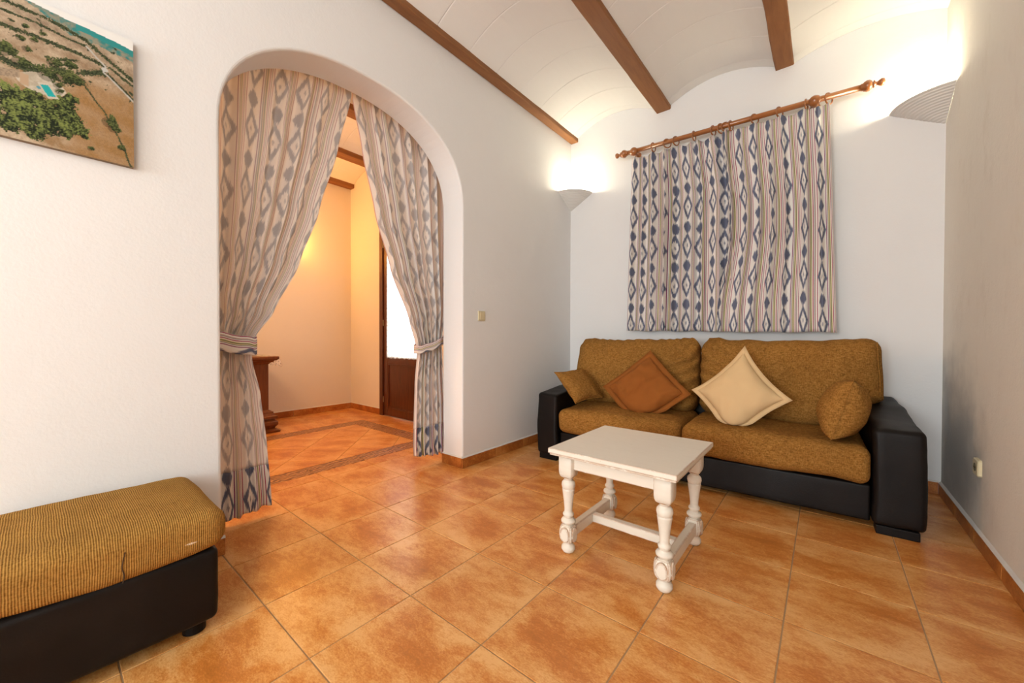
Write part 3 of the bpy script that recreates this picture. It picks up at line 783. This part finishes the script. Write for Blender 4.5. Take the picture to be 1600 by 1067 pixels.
pillow('throw_cushion', 'cream diamond-set cushion with a flat border, leaning at the middle of the sofa', M['tan'], 0.200, 0.09, 0.035, (-0.468, 3.06, 0.665), (1, -0.12, -0.01), (-0.04, 0.40, 0.92), 8.0, (0.462, 0.045), (0.94, 1.10), 0.13, 0.008, roll=R(45))
pillow('small_cushion', 'small ochre chenille cushion tipped against the left sofa arm', M['chen'], 0.165, 0.065, 0, (-1.672, 2.985, 0.645), (0.25, 0.95, 0.06), (-0.66, 0.22, 0.70), 14.0, (0.465, 0.03), (1, 1), 0.09, 0.008, 'seam')
pillow('small_cushion', 'plump small ochre chenille cushion seen edge-on by the right sofa arm', M['chen'], 0.175, 0.115, 0, (0.085, 3.01, 0.640), (0.05, 0.99, -0.06), (0.26, 0.05, 0.96), 21.0, (0.465, 0.035), (1, 1), 0.05, 0.008, 'seam')

# ------------------------------------------------------------------ white side table
TB = tag(empty('side_table', (-0.748, 1.885, 0), 0.0), 'small white distressed wooden table with turned legs in front of the sofa', 'table')
def table():
    hx, hy = 0.232, 0.235; lw = 0.036
    n = 24; v = []
    top = MB().rbox(-0.303, 0.303, -0.313, 0.313, 0.496, 0.520, 0.003).rbox(-0.297, 0.297, -0.307, 0.307, 0.486, 0.4955, 0.003)
    t = top.put('tabletop', M['paint'], TB)
    bm = bmesh.new(); bm.from_mesh(t.data); bmesh.ops.subdivide_edges(bm, edges=[e for e in bm.edges if e.calc_length() > 0.2], cuts=14, use_grid_fill=True); bm.to_mesh(t.data); bm.free()
    for sx in (-1, 1): MB().rbox(sx * hx - 0.011, sx * hx + 0.011, -hy + lw - 0.002, hy - lw + 0.002, 0.415, 0.4858, 0.003).put('apron', M['paint'], TB)
    for sy in (-1, 1): MB().rbox(-hx + lw - 0.002, hx - lw + 0.002, sy * hy - 0.011, sy * hy + 0.011, 0.415, 0.4858, 0.003).put('apron', M['paint'], TB)
    prof = [(0.012, 0.0), (0.026, 0.004), (0.0335, 0.016), (0.0335, 0.028), (0.026, 0.040), (0.020, 0.044), (0.020, 0.052), (0.025, 0.056),
            (0.025, 0.128), (0.020, 0.138), (0.024, 0.143), (0.0345, 0.150), (0.036, 0.158), (0.031, 0.166), (0.0215, 0.171), (0.0205, 0.178), (0.026, 0.183), (0.0275, 0.190), (0.024, 0.196), (0.0195, 0.200),
            (0.0195, 0.215), (0.022, 0.245), (0.026, 0.275), (0.0295, 0.302), (0.0305, 0.308), (0.0305, 0.314), (0.0280, 0.316), (0.0310, 0.320), (0.0340, 0.332), (0.0325, 0.345), (0.026, 0.354), (0.0205, 0.358), (0.020, 0.364), (0.0255, 0.368), (0.027, 0.374), (0.024, 0.379), (0.024, 0.388)]
    pf = []
    for (r0, z0), (r1, z1) in zip(prof, prof[1:]):
        pf.append((r0, z0)); 
        if z1 - z0 > 0.012: pf.append(((r0 + r1) / 2, (z0 + z1) / 2))
    pf.append(prof[-1])
    for sx in (-1, 1):
        for sy in (-1, 1):
            m = MB().lathe(pf, 24)
            # upper square block with shaped shoulders
            rr = []
            for z, h in ((0.372, 0.024), (0.377, 0.030), (0.386, 0.0335), (0.398, 0.0355), (0.410, 0.036), (0.44, 0.036), (0.486, 0.036)):
                c = 0.003; rr.append([Vector((x, y, z)) for x, y in ((-h + c, -h), (h - c, -h), (h, -h + c), (h, h - c), (h - c, h), (-h + c, h), (-h, h - c), (-h, -h + c))])
            m.loft(rr)
            leg = m.put('leg', M['paint'], TB, True); leg.location = (sx * hx, sy * hy, 0)
            leg.data.polygons.foreach_set('use_smooth', [True] * len(leg.data.polygons))
            # lower block: square with oval cheeks
            rr = []
            for z, h in ((0.050, 0.016), (0.055, 0.026), (0.064, 0.0315), (0.078, 0.0345), (0.094, 0.0355), (0.110, 0.0345), (0.124, 0.0315), (0.133, 0.026), (0.138, 0.018)):
                c = h * 0.22; rr.append([Vector((x, y, z)) for x, y in ((-h + c, -h), (h - c, -h), (h, -h + c), (h, h - c), (h - c, h), (-h + c, h), (-h, h - c), (-h, -h + c))])
            blk = MB().loft(rr)
            for ax in range(2):
                for sd in (-1, 1):
                    if ax == 1 and sd == -sy: continue
                    d = Vector((sd, 0, 0)) if ax == 0 else Vector((0, sd, 0)); e1 = Vector((0, 1, 0)) if ax == 0 else Vector((1, 0, 0))
                    r0 = []; r1 = []; r2 = []
                    for k in range(20):
                        q_ = 2 * math.pi * k / 20; off = e1 * (0.0235 * math.cos(q_)) + Vector((0, 0, 0.036 * math.sin(q_) + 0.094))
                        r0.append(d * 0.030 + off); r1.append(d * 0.0375 + off); r2.append(d * 0.0395 + e1 * (0.020 * math.cos(q_)) + Vector((0, 0, 0.032 * math.sin(q_) + 0.094)))
                    if (ax == 0) == (sd > 0): pass
                    blk.loft([r0, r1, r2])
            blk.put('block', M['paint'], leg)
        MB().rbox(sx * hx - 0.019, sx * hx + 0.019, -hy + 0.030, hy - 0.030, 0.066, 0.122, 0.005).put('stretcher', M['paint'], TB)
    MB().rbox(-hx + 0.018, hx - 0.018, -0.019, 0.019, 0.072, 0.116, 0.005).put('stretcher', M['paint'], TB)
table()

# ------------------------------------------------------------------ footstool by the left wall
FS = tag(empty('footstool', (-1.965, 0.148, 0)), 'ribbed ochre footstool with black leatherette base against the left wall', 'footstool')
def fb(p):
    q_ = p.copy(); q_ += Vector((1, 1, 0)) * (0.004 * nz(p, 5, 3) + 0.0015 * nz(p, 15, 8)); return q_
soft('base', (0.270, 0.262, 0.128), 0.022, (20, 20, 12), M['leather'], FS, (0, 0, 0.172), fb)
def fc(p):
    q_ = p.copy(); u, v = p.x / 0.285, p.y / 0.285
    if p.z > 0: q_.z += 0.016 * (1 - u * u) * (1 - v * v) - 0.004
    q_.z += 0.006 * nz((p.x, p.y, 0), 5, 2) + 0.003 * nz(p, 12, 6)
    q_ += Vector((1, 1, 0)) * 0.004 * nz(p, 6, 12)
    if p.z < 0: q_.z -= 0.012 * math.cos(v * 2.2) * (u > 0)
    return q_
fcs = soft('cushion', (0.286, 0.284, 0.073), 0.048, (30, 30, 5), M['rib'], FS, (0.0, 0.0, 0.372), fc)
fcs.data.transform(Matrix.Translation((0, 0, 0.372))); fcs.location = (0, 0, 0)
sm = []
for t in range(14):
    z = -0.062 + 0.10 * t / 13; p = Vector((0.286 if z < 0.025 else 0.286 - (z - 0.025) * 0.4, 0.012 + 0.003 * math.sin(t * 0.7), z)); sm.append(fc(p) + Vector((-0.0005, 0, 0.372)))
MB().tube(sm, 0.0018, 5).put('seam', M['thread'], fcs, True)
for sx in (-1, 1):
    for sy in (-1, 1): MB().lathe([(0.030, 0.0), (0.034, 0.003), (0.034, 0.046), (0.030, 0.048)], 20, Matrix.Translation((sx * 0.205, sy * 0.20, 0))).put('foot', M['leather'], FS)

# ------------------------------------------------------------------ draped cloth
def lerp_tab(tab, z):
    tab = sorted(tab)
    if z <= tab[0][0]: return tab[0][1]
    for (a, va), (b, vb) in zip(tab, tab[1:]):
        if z <= b:
            t = (z - a) / (b - a); t = t * t * (3 - 2 * t) * 0.35 + t * 0.65; return va + (vb - va) * t
    return tab[-1][1]
def drape(name, mat, parent, place, zlo, zhi, Lf, Rf, amp, folds, cloth_w, seed, nu=180, nv=70, zr=None, u0=0.0, vscale=1.0, push=0.0, voff=0.0, ufun=None):
    """hanging cloth: place(along, off, z) -> world; Lf/Rf give its side edges at a height; amp(z,s) fold depth"""
    V = []; F = []; UV = []
    for j in range(nv + 1):
        t = j / nv
        for i in range(nu + 1):
            s = i / nu
            lo = zlo(s) if callable(zlo) else zlo; hi = zhi(s) if callable(zhi) else zhi
            z = lo + (hi - lo) * t
            L_, R_ = Lf(z), Rf(z)
            ph = 2 * math.pi * folds * (s + 0.020 * math.sin(9 * s + seed) + 0.012 * math.sin(23 * s + 2 * seed)) + 0.35 * nz((s * 3, z * 0.8, 0), 1.0, seed)
            A = amp(z, s) * (0.72 + 0.55 * nz((s * folds * 0.6, z * 0.35, 2), 1.0, seed + 4))
            off = A * math.sin(ph) + 0.35 * A * math.sin(2.0 * ph + 1.2 + seed) + push
            al = L_ + (R_ - L_) * s + 0.35 * A * math.cos(ph) * min(1.0, 5 * s * (1 - s) * 4)
            V.append(place(al, off, z)); UV.append(((ufun(s, z) if ufun else u0 + s * cloth_w), voff + z * vscale))
    for j in range(nv):
        for i in range(nu): k = j * (nu + 1) + i; F.append((k, k + 1, k + nu + 2, k + nu + 1))
    return mk(name, V, F, mat, parent, True, UV)

# window curtains on a wooden rod
RY, RZ0, RZ1, RX0, RX1 = 3.735, 2.905, 2.853, -1.555, 0.185
def rz(x): return RZ0 + (RZ1 - RZ0) * (x - RX0) / (RX1 - RX0)
def on_rod(x): return Matrix.Translation((x, RY, rz(x))) @ Matrix.Rotation(math.atan2(RX1 - RX0, RZ1 - RZ0), 4, 'Y')
rod = tag(empty('curtain_rod', (0, 0, 0)), 'varnished wooden curtain rod with turned finials above the sofa', 'curtain rod')
L = math.hypot(RX1 - RX0, RZ1 - RZ0)
MB().lathe([(0.021, 0), (0.021, L)], 18, on_rod(RX0)).put('pole', M['rod'], rod, True)
fp = [(0.018, -0.004), (0.020, 0.0), (0.020, 0.006), (0.026, 0.012), (0.031, 0.026), (0.030, 0.040), (0.022, 0.050), (0.013, 0.055), (0.020, 0.058), (0.020, 0.063), (0.011, 0.068), (0.010, 0.078), (0.016, 0.086), (0.021, 0.097), (0.018, 0.109), (0.006, 0.115)]
fp = [(r_ * 1.22, z_ * 1.08) for r_, z_ in fp]
MB().lathe(fp, 18, on_rod(RX1)).put('finial', M['rod'], rod, True)
MB().lathe(fp, 18, on_rod(RX0) @ Matrix.Rotation(R(180), 4, 'X')).put('finial', M['rod'], rod, True)
for bx in (-1.485, -0.078):
    z = rz(bx)
    MB().lathe([(0.030, 0.0), (0.034, 0.008), (0.022, 0.016), (0.014, 0.03), (0.014, 0.075), (0.024, 0.085), (0.036, 0.105), (0.040, 0.122), (0.036, 0.140), (0.024, 0.152), (0.004, 0.158)], 18,
               Matrix.Translation((bx, YB, z - 0.006)) @ Matrix.Rotation(R(90), 4, 'X')).put('bracket', M['rod'], rod, True)
def wplace(a, o, z): return Vector((a, RY + 0.012 - o, z))
WZ = 1.115
def wtop(x0, x1, rings):
    def f(s):
        x = x0 + (x1 - x0) * s; d = min(abs(x - r_) for r_ in rings)
        return rz(x) - 0.052 - min(0.022, d * 0.25)
    return f
ringsL = [-1.47, -1.296, -1.167, -1.088, -0.932, -0.776, -0.716]; ringsR = [-0.676, -0.640, -0.467, -0.299, -0.129, 0.004]
def wamp(z, s): return 0.026 + 0.018 * (1 - abs(z - 2.0) / 0.9)
cL = drape('window_curtain', M['ikat'], None, wplace, lambda s: WZ + 0.012 * (1 - s) + 0.004 * math.sin(s * 21), wtop(-1.50, -0.69, ringsL), lambda z: -1.50 - 0.045 * (2.86 - z) / 1.75, lambda z: -0.69 + 0.075 * min(1.0, (2.86 - z) / 0.5),
           wamp, 9.5, 1.42, 1.3, 200, 60)
tag(cL, 'blue and cream ikat curtain hanging at the left half of the rod', 'curtain', 'window curtains')
cR = drape('window_curtain', M['ikat'], None, wplace, lambda s: WZ - 0.004 - 0.008 * s + 0.004 * math.sin(s * 17), wtop(-0.70, 0.008, ringsR), lambda z: -0.700 + 0.075 * max(0.0, math.sin((2.86 - z) / 1.75 * math.pi * 1.05)) ** 2 - 0.02 * (2.86 - z), lambda z: 0.008 + 0.055 * (2.86 - z) / 1.75,
           lambda z, s: wamp(z, s) * (0.62 + 0.5 * (1 - s) ** 3), 7.0, 1.06, 2.7, 180, 60, push=0.036, u0=0.04)
tag(cR, 'blue and cream ikat curtain hanging at the right half of the rod', 'curtain', 'window curtains')
for c_, rs in ((cL, ringsL), (cR, ringsR)):
    for k, x in enumerate(rs):
        if c_ is cL and k == 0: continue
        z = rz(x); yaw = R([12, 40, 25, 5, 18, 30, 48, 15, 35, 28, 10, 32][k + (0 if c_ is cL else 6) - (1 if c_ is cL else 0)])
        Rr = 0.040; pts = []
        for t in range(24):
            a_ = 2 * math.pi * t / 24; u_ = Rr * math.cos(a_); pts.append((x + u_ * math.sin(yaw), RY + u_ * math.cos(yaw), z - 0.0135 + Rr * math.sin(a_)))
        MB().tube(pts, 0.0055, 8, True).put('curtain_ring', M['rod'], c_, True)
for c_ in (cL, cR):
    md = c_.modifiers.new('thickness', 'SOLIDIFY'); md.thickness = 0.0016; md.offset = 0

# arch curtains, tied back
XC = -2.585
def aplace(a, o, z): return Vector((XC + o, a, z))
LR = [(0.0, 0.880), (0.10, 0.877), (0.42, 0.855), (0.72, 0.823), (0.93, 0.780), (1.03, 0.775), (1.08, 0.810), (1.20, 0.890), (1.52, 1.040), (1.87, 1.160), (2.33, 1.290), (2.74, 1.390), (2.9, 1.385)]
LL = [(0.0, 0.50), (0.6, 0.53), (1.0, 0.585), (1.3, 0.55), (2.9, 0.50)]
RL = [(0.0, 1.93), (0.18, 1.915), (0.69, 1.930), (0.93, 1.955), (0.99, 1.945), (1.20, 1.880), (1.58, 1.712), (1.98, 1.576), (2.40, 1.475), (2.74, 1.402), (2.9, 1.408)]
RRt = [(0.0, 2.25), (0.5, 2.235), (1.0, 2.195), (1.3, 2.24), (2.9, 2.27)]
def aamp(z, s):
    k = math.exp(-((z - 1.0) / 0.35) ** 2); top = max(0.0, (z - 2.35) / 0.5)
    return max(0.012, 0.027 - 0.004 * k - 0.013 * top - 0.010 * max(0.0, min(1.0, (0.95 - z) / 0.3)))
def arch_curtain(Lt, Rt, folds, cw, seed, lab, zlo, zhem, band):
    uf = lambda s, z: s * cw if z > band[2] * (1 - s) + band[3] * s else 0.30 + s * cw * 0.52   # below the tie most of the width is folded away behind
    c_ = drape('arch_curtain', M['ikatb'], None, aplace, zhem - 0.004, 2.86, lambda z: lerp_tab(Lt, z), lambda z: lerp_tab(Rt, z), aamp, folds, cw, seed, 190, 110, ufun=uf)
    h = drape('hem', M['ikat'], c_, aplace, lambda s: zlo(s) - 0.001, zhem, lambda z: lerp_tab(Lt, z), lambda z: lerp_tab(Rt, z), aamp, folds, cw, seed, 190, 16, push=0.002, ufun=uf)
    # tie band: a wide flat loop round the gathered cloth
    y0, y1, za, zb, hh = band; n = 48; m = 6; V = []; F = []; UV = []; yc, ry = (y0 + y1) / 2, (y1 - y0) / 2; per = 0.0; last = None
    for k in range(n + 1):
        a_ = 2 * math.pi * k / n; ca, sa = math.cos(a_), math.sin(a_)
        y = yc + ry * math.copysign(abs(ca) ** 0.8, ca); x = XC + 0.056 * math.copysign(abs(sa) ** 0.7, sa); zc = za + (zb - za) * (y - y0) / (y1 - y0) - 0.012 * (sa > 0) * abs(sa)
        if last is not None: per += math.hypot(x - last[0], y - last[1])
        last = (x, y)
        for j in range(m + 1):
            t = j / m; V.append(Vector((x + 0.004 * math.sin(t * math.pi) * math.copysign(1, sa), y, zc - hh / 2 + hh * t + 0.003 * math.sin(7 * a_)))); UV.append((0.060 + t * 0.105, per + 0.05))
    for k in range(n):
        for j in range(m): q_ = k * (m + 1) + j; F.append((q_, q_ + m + 1, q_ + m + 2, q_ + 1))
    tb = mk('tieback', V, F, M['ikat'], c_, True, UV)
    for o_ in (c_, h, tb):
        md = o_.modifiers.new('thickness', 'SOLIDIFY'); md.thickness = 0.0016; md.offset = 0
    return tag(c_, lab, 'curtain', 'curtains tied back in the arch')
arch_curtain(LL, LR, 7.5, 1.02, 0.7, 'faded ikat curtain swept to the left side of the arch', lambda s: 0.022 + 0.035 * s * s + 0.006 * math.sin(s * 30), 0.30, (0.575, 0.805, 1.055, 1.010, 0.105))
arch_curtain(RL, RRt, 7.5, 1.0, 3.9, 'faded ikat curtain swept to the right side of the arch', lambda s: 0.055 + 0.035 * (1 - s) ** 2 + 0.006 * math.sin(s * 34), 0.315, (1.935, 2.215, 0.960, 1.045, 0.066))
ar = tag(empty('arch_curtain_rail', (0, 0, 0)), 'thin wooden rail carrying the arch curtains behind the arch', 'curtain rail')
MB().tube([(XC, 0.40, 2.875), (XC, 2.38, 2.875)], 0.012, 10).put('pole', M['rod'], ar, True)
for y in (0.46, 2.32): MB().tube([(XC, y, 2.875), (XLh - 0.001, y, 2.875)], 0.008, 8).put('bracket', M['rod'], ar)

# ------------------------------------------------------------------ carved chest in the hall
CH = tag(empty('sideboard', (-5.13, 1.10, 0)), 'carved dark wooden sideboard in the hall half hidden by the curtain', 'sideboard')
def ringbox(o, z, hx=0.325, hy=0.515): return [Vector((x, y, z)) for x, y in ((-hx - 0.0, -hy - o), (hx + o, -hy - o), (hx + o, hy + o), (-hx, hy + o))]
MB().loft([ringbox(o, z) for z, o in ((0.0, 0.085), (0.022, 0.090), (0.030, 0.075), (0.045, 0.045), (0.060, 0.050), (0.085, 0.072), (0.115, 0.070), (0.140, 0.045), (0.150, 0.042), (0.156, 0.066), (0.178, 0.066), (0.186, 0.052), (0.215, 0.035), (0.225, 0.036), (0.240, 0.014), (0.250, 0.0))]).put('plinth', M['chest'], CH)
MB().loft([ringbox(o, z) for z, o in ((0.755, 0.0), (0.770, 0.012), (0.785, 0.040), (0.795, 0.042), (0.800, 0.060), (0.815, 0.080), (0.838, 0.080), (0.845, 0.072))]).put('top', M['chest'], CH)
MB().box(-0.325, 0.300, -0.515, 0.515, 0.250, 0.755).put('body', M['chest'], CH)
for y0, y1 in ((-0.515, -0.385), (-0.06, 0.06), (0.385, 0.515)): MB().rbox(0.300, 0.325, y0, y1, 0.250, 0.755, 0.004).put('stile', M['chest'], CH)
for y0, y1 in ((-0.385, -0.06), (0.06, 0.385)):
    for z0, z1 in ((0.250, 0.31), (0.695, 0.755)): MB().rbox(0.300, 0.322, y0, y1, z0, z1, 0.004).put('rail', M['chest'], CH)
    dr = MB().rbox(0.300, 0.312, y0 + 0.025, y1 - 0.025, 0.335, 0.67, 0.008).put('door_panel', M['chest'], CH)
    MB().lathe([(0.006, 0), (0.008, 0.012), (0.014, 0.02), (0.010, 0.03)], 12, Matrix.Translation((0.312, y0 + 0.05 if y0 > 0 else y1 - 0.05, 0.52)) @ Matrix.Rotation(R(90), 4, 'Y')).put('knob', M['brass'], dr)
# lace doily lying on it and hanging over the right end
dv, df = [], []; nx_, ny_ = 26, 16
for j in range(ny_ + 1):
    for i in range(nx_ + 1):
        x = -0.10 + 0.49 * i / nx_; s = 0.26 * j / ny_; yy = 0.44 + s; z = 0.8465
        if yy > 0.600:
            over = (yy - 0.600) * (1.0 + 0.25 * abs(math.sin(i * 0.75))); yy = 0.602 + 0.006 * math.sin(i * 1.1) + over * 0.30; z = 0.8465 - over
        dv.append((x, yy, z))
for j in range(ny_):
    for i in range(nx_): k = j * (nx_ + 1) + i; df.append((k, k + 1, k + nx_ + 2, k + nx_ + 1))
do = mk('lace_doily', dv, df, M['lace'], None, True); do.location = (-5.13, 1.10, 0)
md = do.modifiers.new('thickness', 'SOLIDIFY'); md.thickness = 0.001; md.offset = 1
tag(do, 'scalloped lace doily hanging over the end of the hall sideboard', 'doily')

# ------------------------------------------------------------------ switch and socket
sw = tag(empty('light_switch', (XL, 2.375, 1.24)), 'ivory light switch on the wall between arch and sofa', 'switch')
MB().rbox(0.0005, 0.010, -0.042, 0.042, -0.042, 0.042, 0.004).put('plate', M['ivory'], sw)
MB().rbox(0.010, 0.0145, -0.026, 0.026, -0.032, 0.032, 0.002).put('rocker', M['ivory'], sw)
so = tag(empty('wall_socket', (XR, 3.02, 0.402)), 'ivory wall socket low on the stained rough wall', 'socket')
m = MB(); rr = []
for x, h in ((-0.0005, 0.043), (-0.012, 0.042), (-0.0165, 0.038)):
    c = 0.008; rr.append([Vector((x, y, z)) for y, z in ((-h + c, -h), (h - c, -h), (h, -h + c), (h, h - c), (h - c, h), (-h + c, h), (-h, h - c), (-h, -h + c))])
m.loft(rr).put('plate', M['ivory'], so)
MB().lathe([(0.021, 0.0), (0.021, 0.0012), (0.018, 0.0012)], 24, Matrix.Translation((-0.0165, 0, 0)) @ Matrix.Rotation(R(-90), 4, 'Y')).put('well', M['hole'], so)
for dy in (-0.0095, 0.0095): MB().lathe([(0.003, 0.0), (0.003, 0.0018)], 10, Matrix.Translation((-0.0175, dy, 0)) @ Matrix.Rotation(R(-90), 4, 'Y')).put('pin_hole', M['thread'], so)

# ------------------------------------------------------------------ canvas print: aerial view of fields, trees, a house and a pool
def canvas():
    Y0, Y1, Z0, Z1 = -0.46, 0.258, 1.765, 2.287; nx, nzv = 330, 240; th = 0.026
    cv = tag(empty('canvas_picture', (XL, (Y0 + Y1) / 2, Z0)), 'canvas print of dry fields, trees and a pool seen from the air', 'picture')
    yc = (Y0 + Y1) / 2
    MB().rbox(0.001, th - 0.001, Y0 - yc, Y1 - yc, 0, Z1 - Z0, 0.002).put('stretched_edge', M['edge'], cv)
    V = []; F = []; C = []
    def seg(p, pts):
        best = 9.0
        for a, b_ in zip(pts, pts[1:]):
            ax, ay, bx, by = *a, *b_; dx, dy = bx - ax, by - ay; t = max(0, min(1, ((p[0] - ax) * dx + (p[1] - ay) * dy) / (dx * dx + dy * dy)))
            best = min(best, math.hypot(p[0] - ax - dx * t, p[1] - ay - dy * t))
        return best
    def fbm(y, z, sc, s=0.0, o=4):
        v = 0; a = 1; n_ = 0
        for k in range(o): v += a * noise.noise(Vector((y * sc + s, z * sc - s, s * 3.1))); n_ += a; a *= 0.55; sc *= 2.1
        return v / n_
    def mixc(a, b_, t): t = max(0.0, min(1.0, t)); return tuple(p + (q_ - p) * t for p, q_ in zip(a, b_))
    horizon = lambda y: 2.262 - 0.02 * ((y - 0.08) / 0.2) ** 2 if y > 0.08 else 2.262 + 0.12 * (0.08 - y)
    road = [(0.127, 2.191), (0.155, 2.161), (0.179, 2.139), (0.172, 2.114), (0.184, 2.106), (0.27, 2.025)]
    wall1 = [(0.110, 2.055), (0.154, 1.984), (0.173, 1.958), (0.213, 1.874), (0.240, 1.79), (0.25, 1.765)]
    hedges = [([(-0.46, 2.15), (-0.076, 2.152), (0.003, 2.154), (0.112, 2.151), (0.175, 2.140)], 0.007), ([(-0.30, 2.10), (-0.026, 2.021), (0.058, 2.067), (0.116, 2.05)], 0.012),
              ([(-0.46, 2.20), (0.0, 2.205), (0.10, 2.19), (0.127, 2.191)], 0.004), ([(-0.2, 2.245), (0.03, 2.236), (0.12, 2.215), (0.26, 2.12)], 0.006), ([(0.184, 2.112), (0.27, 2.035)], 0.004),
              ([(0.105, 2.075), (0.172, 2.112)], 0.009), ([(0.03, 2.09), (0.10, 2.12)], 0.006), (wall1, 0.003), ([(0.19, 2.14), (0.27, 2.09)], 0.005)]
    blobs = [(-0.026, 2.047, 0.020), (-0.061, 2.072, 0.022), (0.049, 2.086, 0.017), (0.086, 2.098, 0.014), (0.040, 2.038, 0.026), (0.078, 2.044, 0.024), (0.103, 2.048, 0.018), (0.058, 2.005, 0.012), (0.062, 1.985, 0.012), (0.196, 1.928, 0.022), (0.205, 1.905, 0.016), (-0.03, 2.13, 0.010), (0.0, 2.14, 0.009), (-0.015, 2.10, 0.011),
             (0.222, 1.835, 0.010), (0.138, 1.800, 0.009), (-0.02, 2.18, 0.008), (0.02, 2.175, 0.008), (-0.25, 2.05, 0.03), (-0.33, 2.08, 0.03), (-0.18, 2.0, 0.03)]
    forest = [(-0.13, 1.90, 0.05), (-0.05, 1.905, 0.045), (-0.005, 1.925, 0.035), (0.03, 1.905, 0.035), (0.07, 1.935, 0.032), (0.085, 1.965, 0.022), (0.085, 1.895, 0.035), (0.105, 1.860, 0.026), (-0.03, 1.855, 0.05), (0.03, 1.850, 0.045), (-0.06, 1.82, 0.035), (0.07, 1.838, 0.025), (0.0, 1.81, 0.03), (-0.2, 1.86, 0.06), (-0.28, 1.9, 0.06), (-0.2, 1.80, 0.05), (0.118, 1.84, 0.012)]
    for j in range(nzv + 1):
        for i in range(nx + 1):
            y = Y0 + (Y1 - Y0) * i / nx; z = Z0 + (Z1 - Z0) * j / nzv
            V.append((th, y - yc, z - Z0))
            n1 = fbm(y, z, 14, 1.0); n2 = fbm(y, z, 60, 5.0, 3); n3 = fbm(y, z, 180, 9.0, 2)
            hz = horizon(y) + 0.003 * n2
            if z > hz: C.append((0.80, 0.80, 0.78)); continue
            far = max(0.0, min(1.0, (z - 1.98) / 0.26))
            warm_f = mixc((0.34, 0.21, 0.10), (0.32, 0.24, 0.17), far); c = mixc(warm_f, (0.56, 0.44, 0.31), 0.5 + 1.3 * n1 + 0.7 * n2 + 0.25 * math.sin(z * 90 + y * 25))
            c = mixc(c, (0.36, 0.19, 0.062), 0.7 * max(0.0, min(1.0, (y - 0.04 + 0.03 * n1) / 0.07)) * max(0.0, min(1.0, (2.085 - z) / 0.05)))
            fur = math.sin((y * 0.9 + z * 0.55) * 900) * 0.04; c = tuple(q_ * (1 + fur + 0.30 * n3) for q_ in c)
            # distant woods and sea-green plain under the horizon
            dd = hz - z
            if dd < min(0.05, max(0.0, (y + 0.03) * 0.45)) + 0.03 * n1: c = mixc((0.05, 0.25, 0.24), (0.32, 0.30, 0.22), 0.35 + 2.2 * n2 + dd * 6)
            if y > 0.10 and dd < 0.022: c = (0.035, 0.30, 0.30)
            w2 = (y * 1.0 + 0.003 * n1, z + 0.004 * n1)
            for pts, wd in hedges:
                d = seg(w2, pts)
                if d < wd * (1 + 1.6 * n3 + 0.9 * n2): c = mixc((0.02, 0.03, 0.015), (0.10, 0.12, 0.05), 0.4 + 2.0 * n3)
            if z > 2.03 and fbm(y, z, 42, 21.0, 2) + 0.25 * n3 > 0.40: c = (0.05, 0.065, 0.03)
            if seg((y, z), road) < 0.0028: c = (0.55, 0.53, 0.48)
            if math.hypot((y - 0.176) / 1.2, z - 2.126) < 0.008: c = (0.58, 0.58, 0.54)
            yard = math.hypot((y - 0.012) / 1.6, (z - 1.985)) < 0.036 + 0.012 * n1
            if yard: c = mixc((0.62, 0.55, 0.44), (0.46, 0.40, 0.30), 0.5 + 2 * n2)
            for by, bz, br in blobs:
                d = math.hypot(y - by, z - bz) / br
                sh = math.hypot(y - by + br * 0.5, z - bz + br * 0.35) / br
                if d < 1 + 1.0 * n2 + 0.5 * n3: c = mixc((0.016, 0.028, 0.010), (0.14, 0.17, 0.05), 0.32 + 1.7 * n3 + (z - bz) / br * 0.4)
                elif sh < 0.9: c = tuple(q_ * 0.55 for q_ in c)
            for by, bz, br in forest:
                d = math.hypot(y - by, z - bz) / br
                if d < 1 + 0.7 * n2 + 0.3 * n3: c = mixc((0.008, 0.016, 0.006), (0.22, 0.27, 0.07), 0.22 + 1.6 * n3 + 1.3 * n2 + (z - bz) / br * 0.30)
            # house roofs
            hy, hzz = y - z * 0.0, z
            if -0.105 < y < -0.034 and 1.972 + (y + 0.08) * 0.0 < z - (y + 0.08) * 0.30 < 2.000: c = mixc((0.42, 0.32, 0.22), (0.30, 0.23, 0.16), 0.5 + 3 * n3)
            if -0.034 <= y < -0.014 and 1.968 < z - (y + 0.034) * -0.2 < 2.008: c = (0.52, 0.37, 0.24)
            # pool with a pale rim
            def para(y_, z_, k):
                u_ = ((y_ - 0.030) * 1.0 + (z_ - 1.971) * 0.55); w_ = (z_ - 1.971) - (y_ - 0.030) * 0.35
                return abs(u_) < 0.0115 * k and abs(w_) < 0.021 * k
            if para(y, z, 1.35): c = (0.62, 0.56, 0.46)
            if para(y, z, 1.0): c = (0.02, 0.42, 0.42)
            if math.hypot(y - 0.008, z - 1.972) < 0.005: c = (0.10, 0.34, 0.42)
            C.append(tuple(max(0.0, min(1.0, q_ * 0.86 - 0.006)) for q_ in c))
    for j in range(nzv):
        for i in range(nx): k = j * (nx + 1) + i; F.append((k, k + 1, k + nx + 2, k + nx + 1))
    o = mk('print', V, F, M['canvas'], cv)
    at = o.data.color_attributes.new('print', 'FLOAT_COLOR', 'POINT')
    at.data.foreach_set('color', [x for c in C for x in (*c, 1.0)])
canvas()
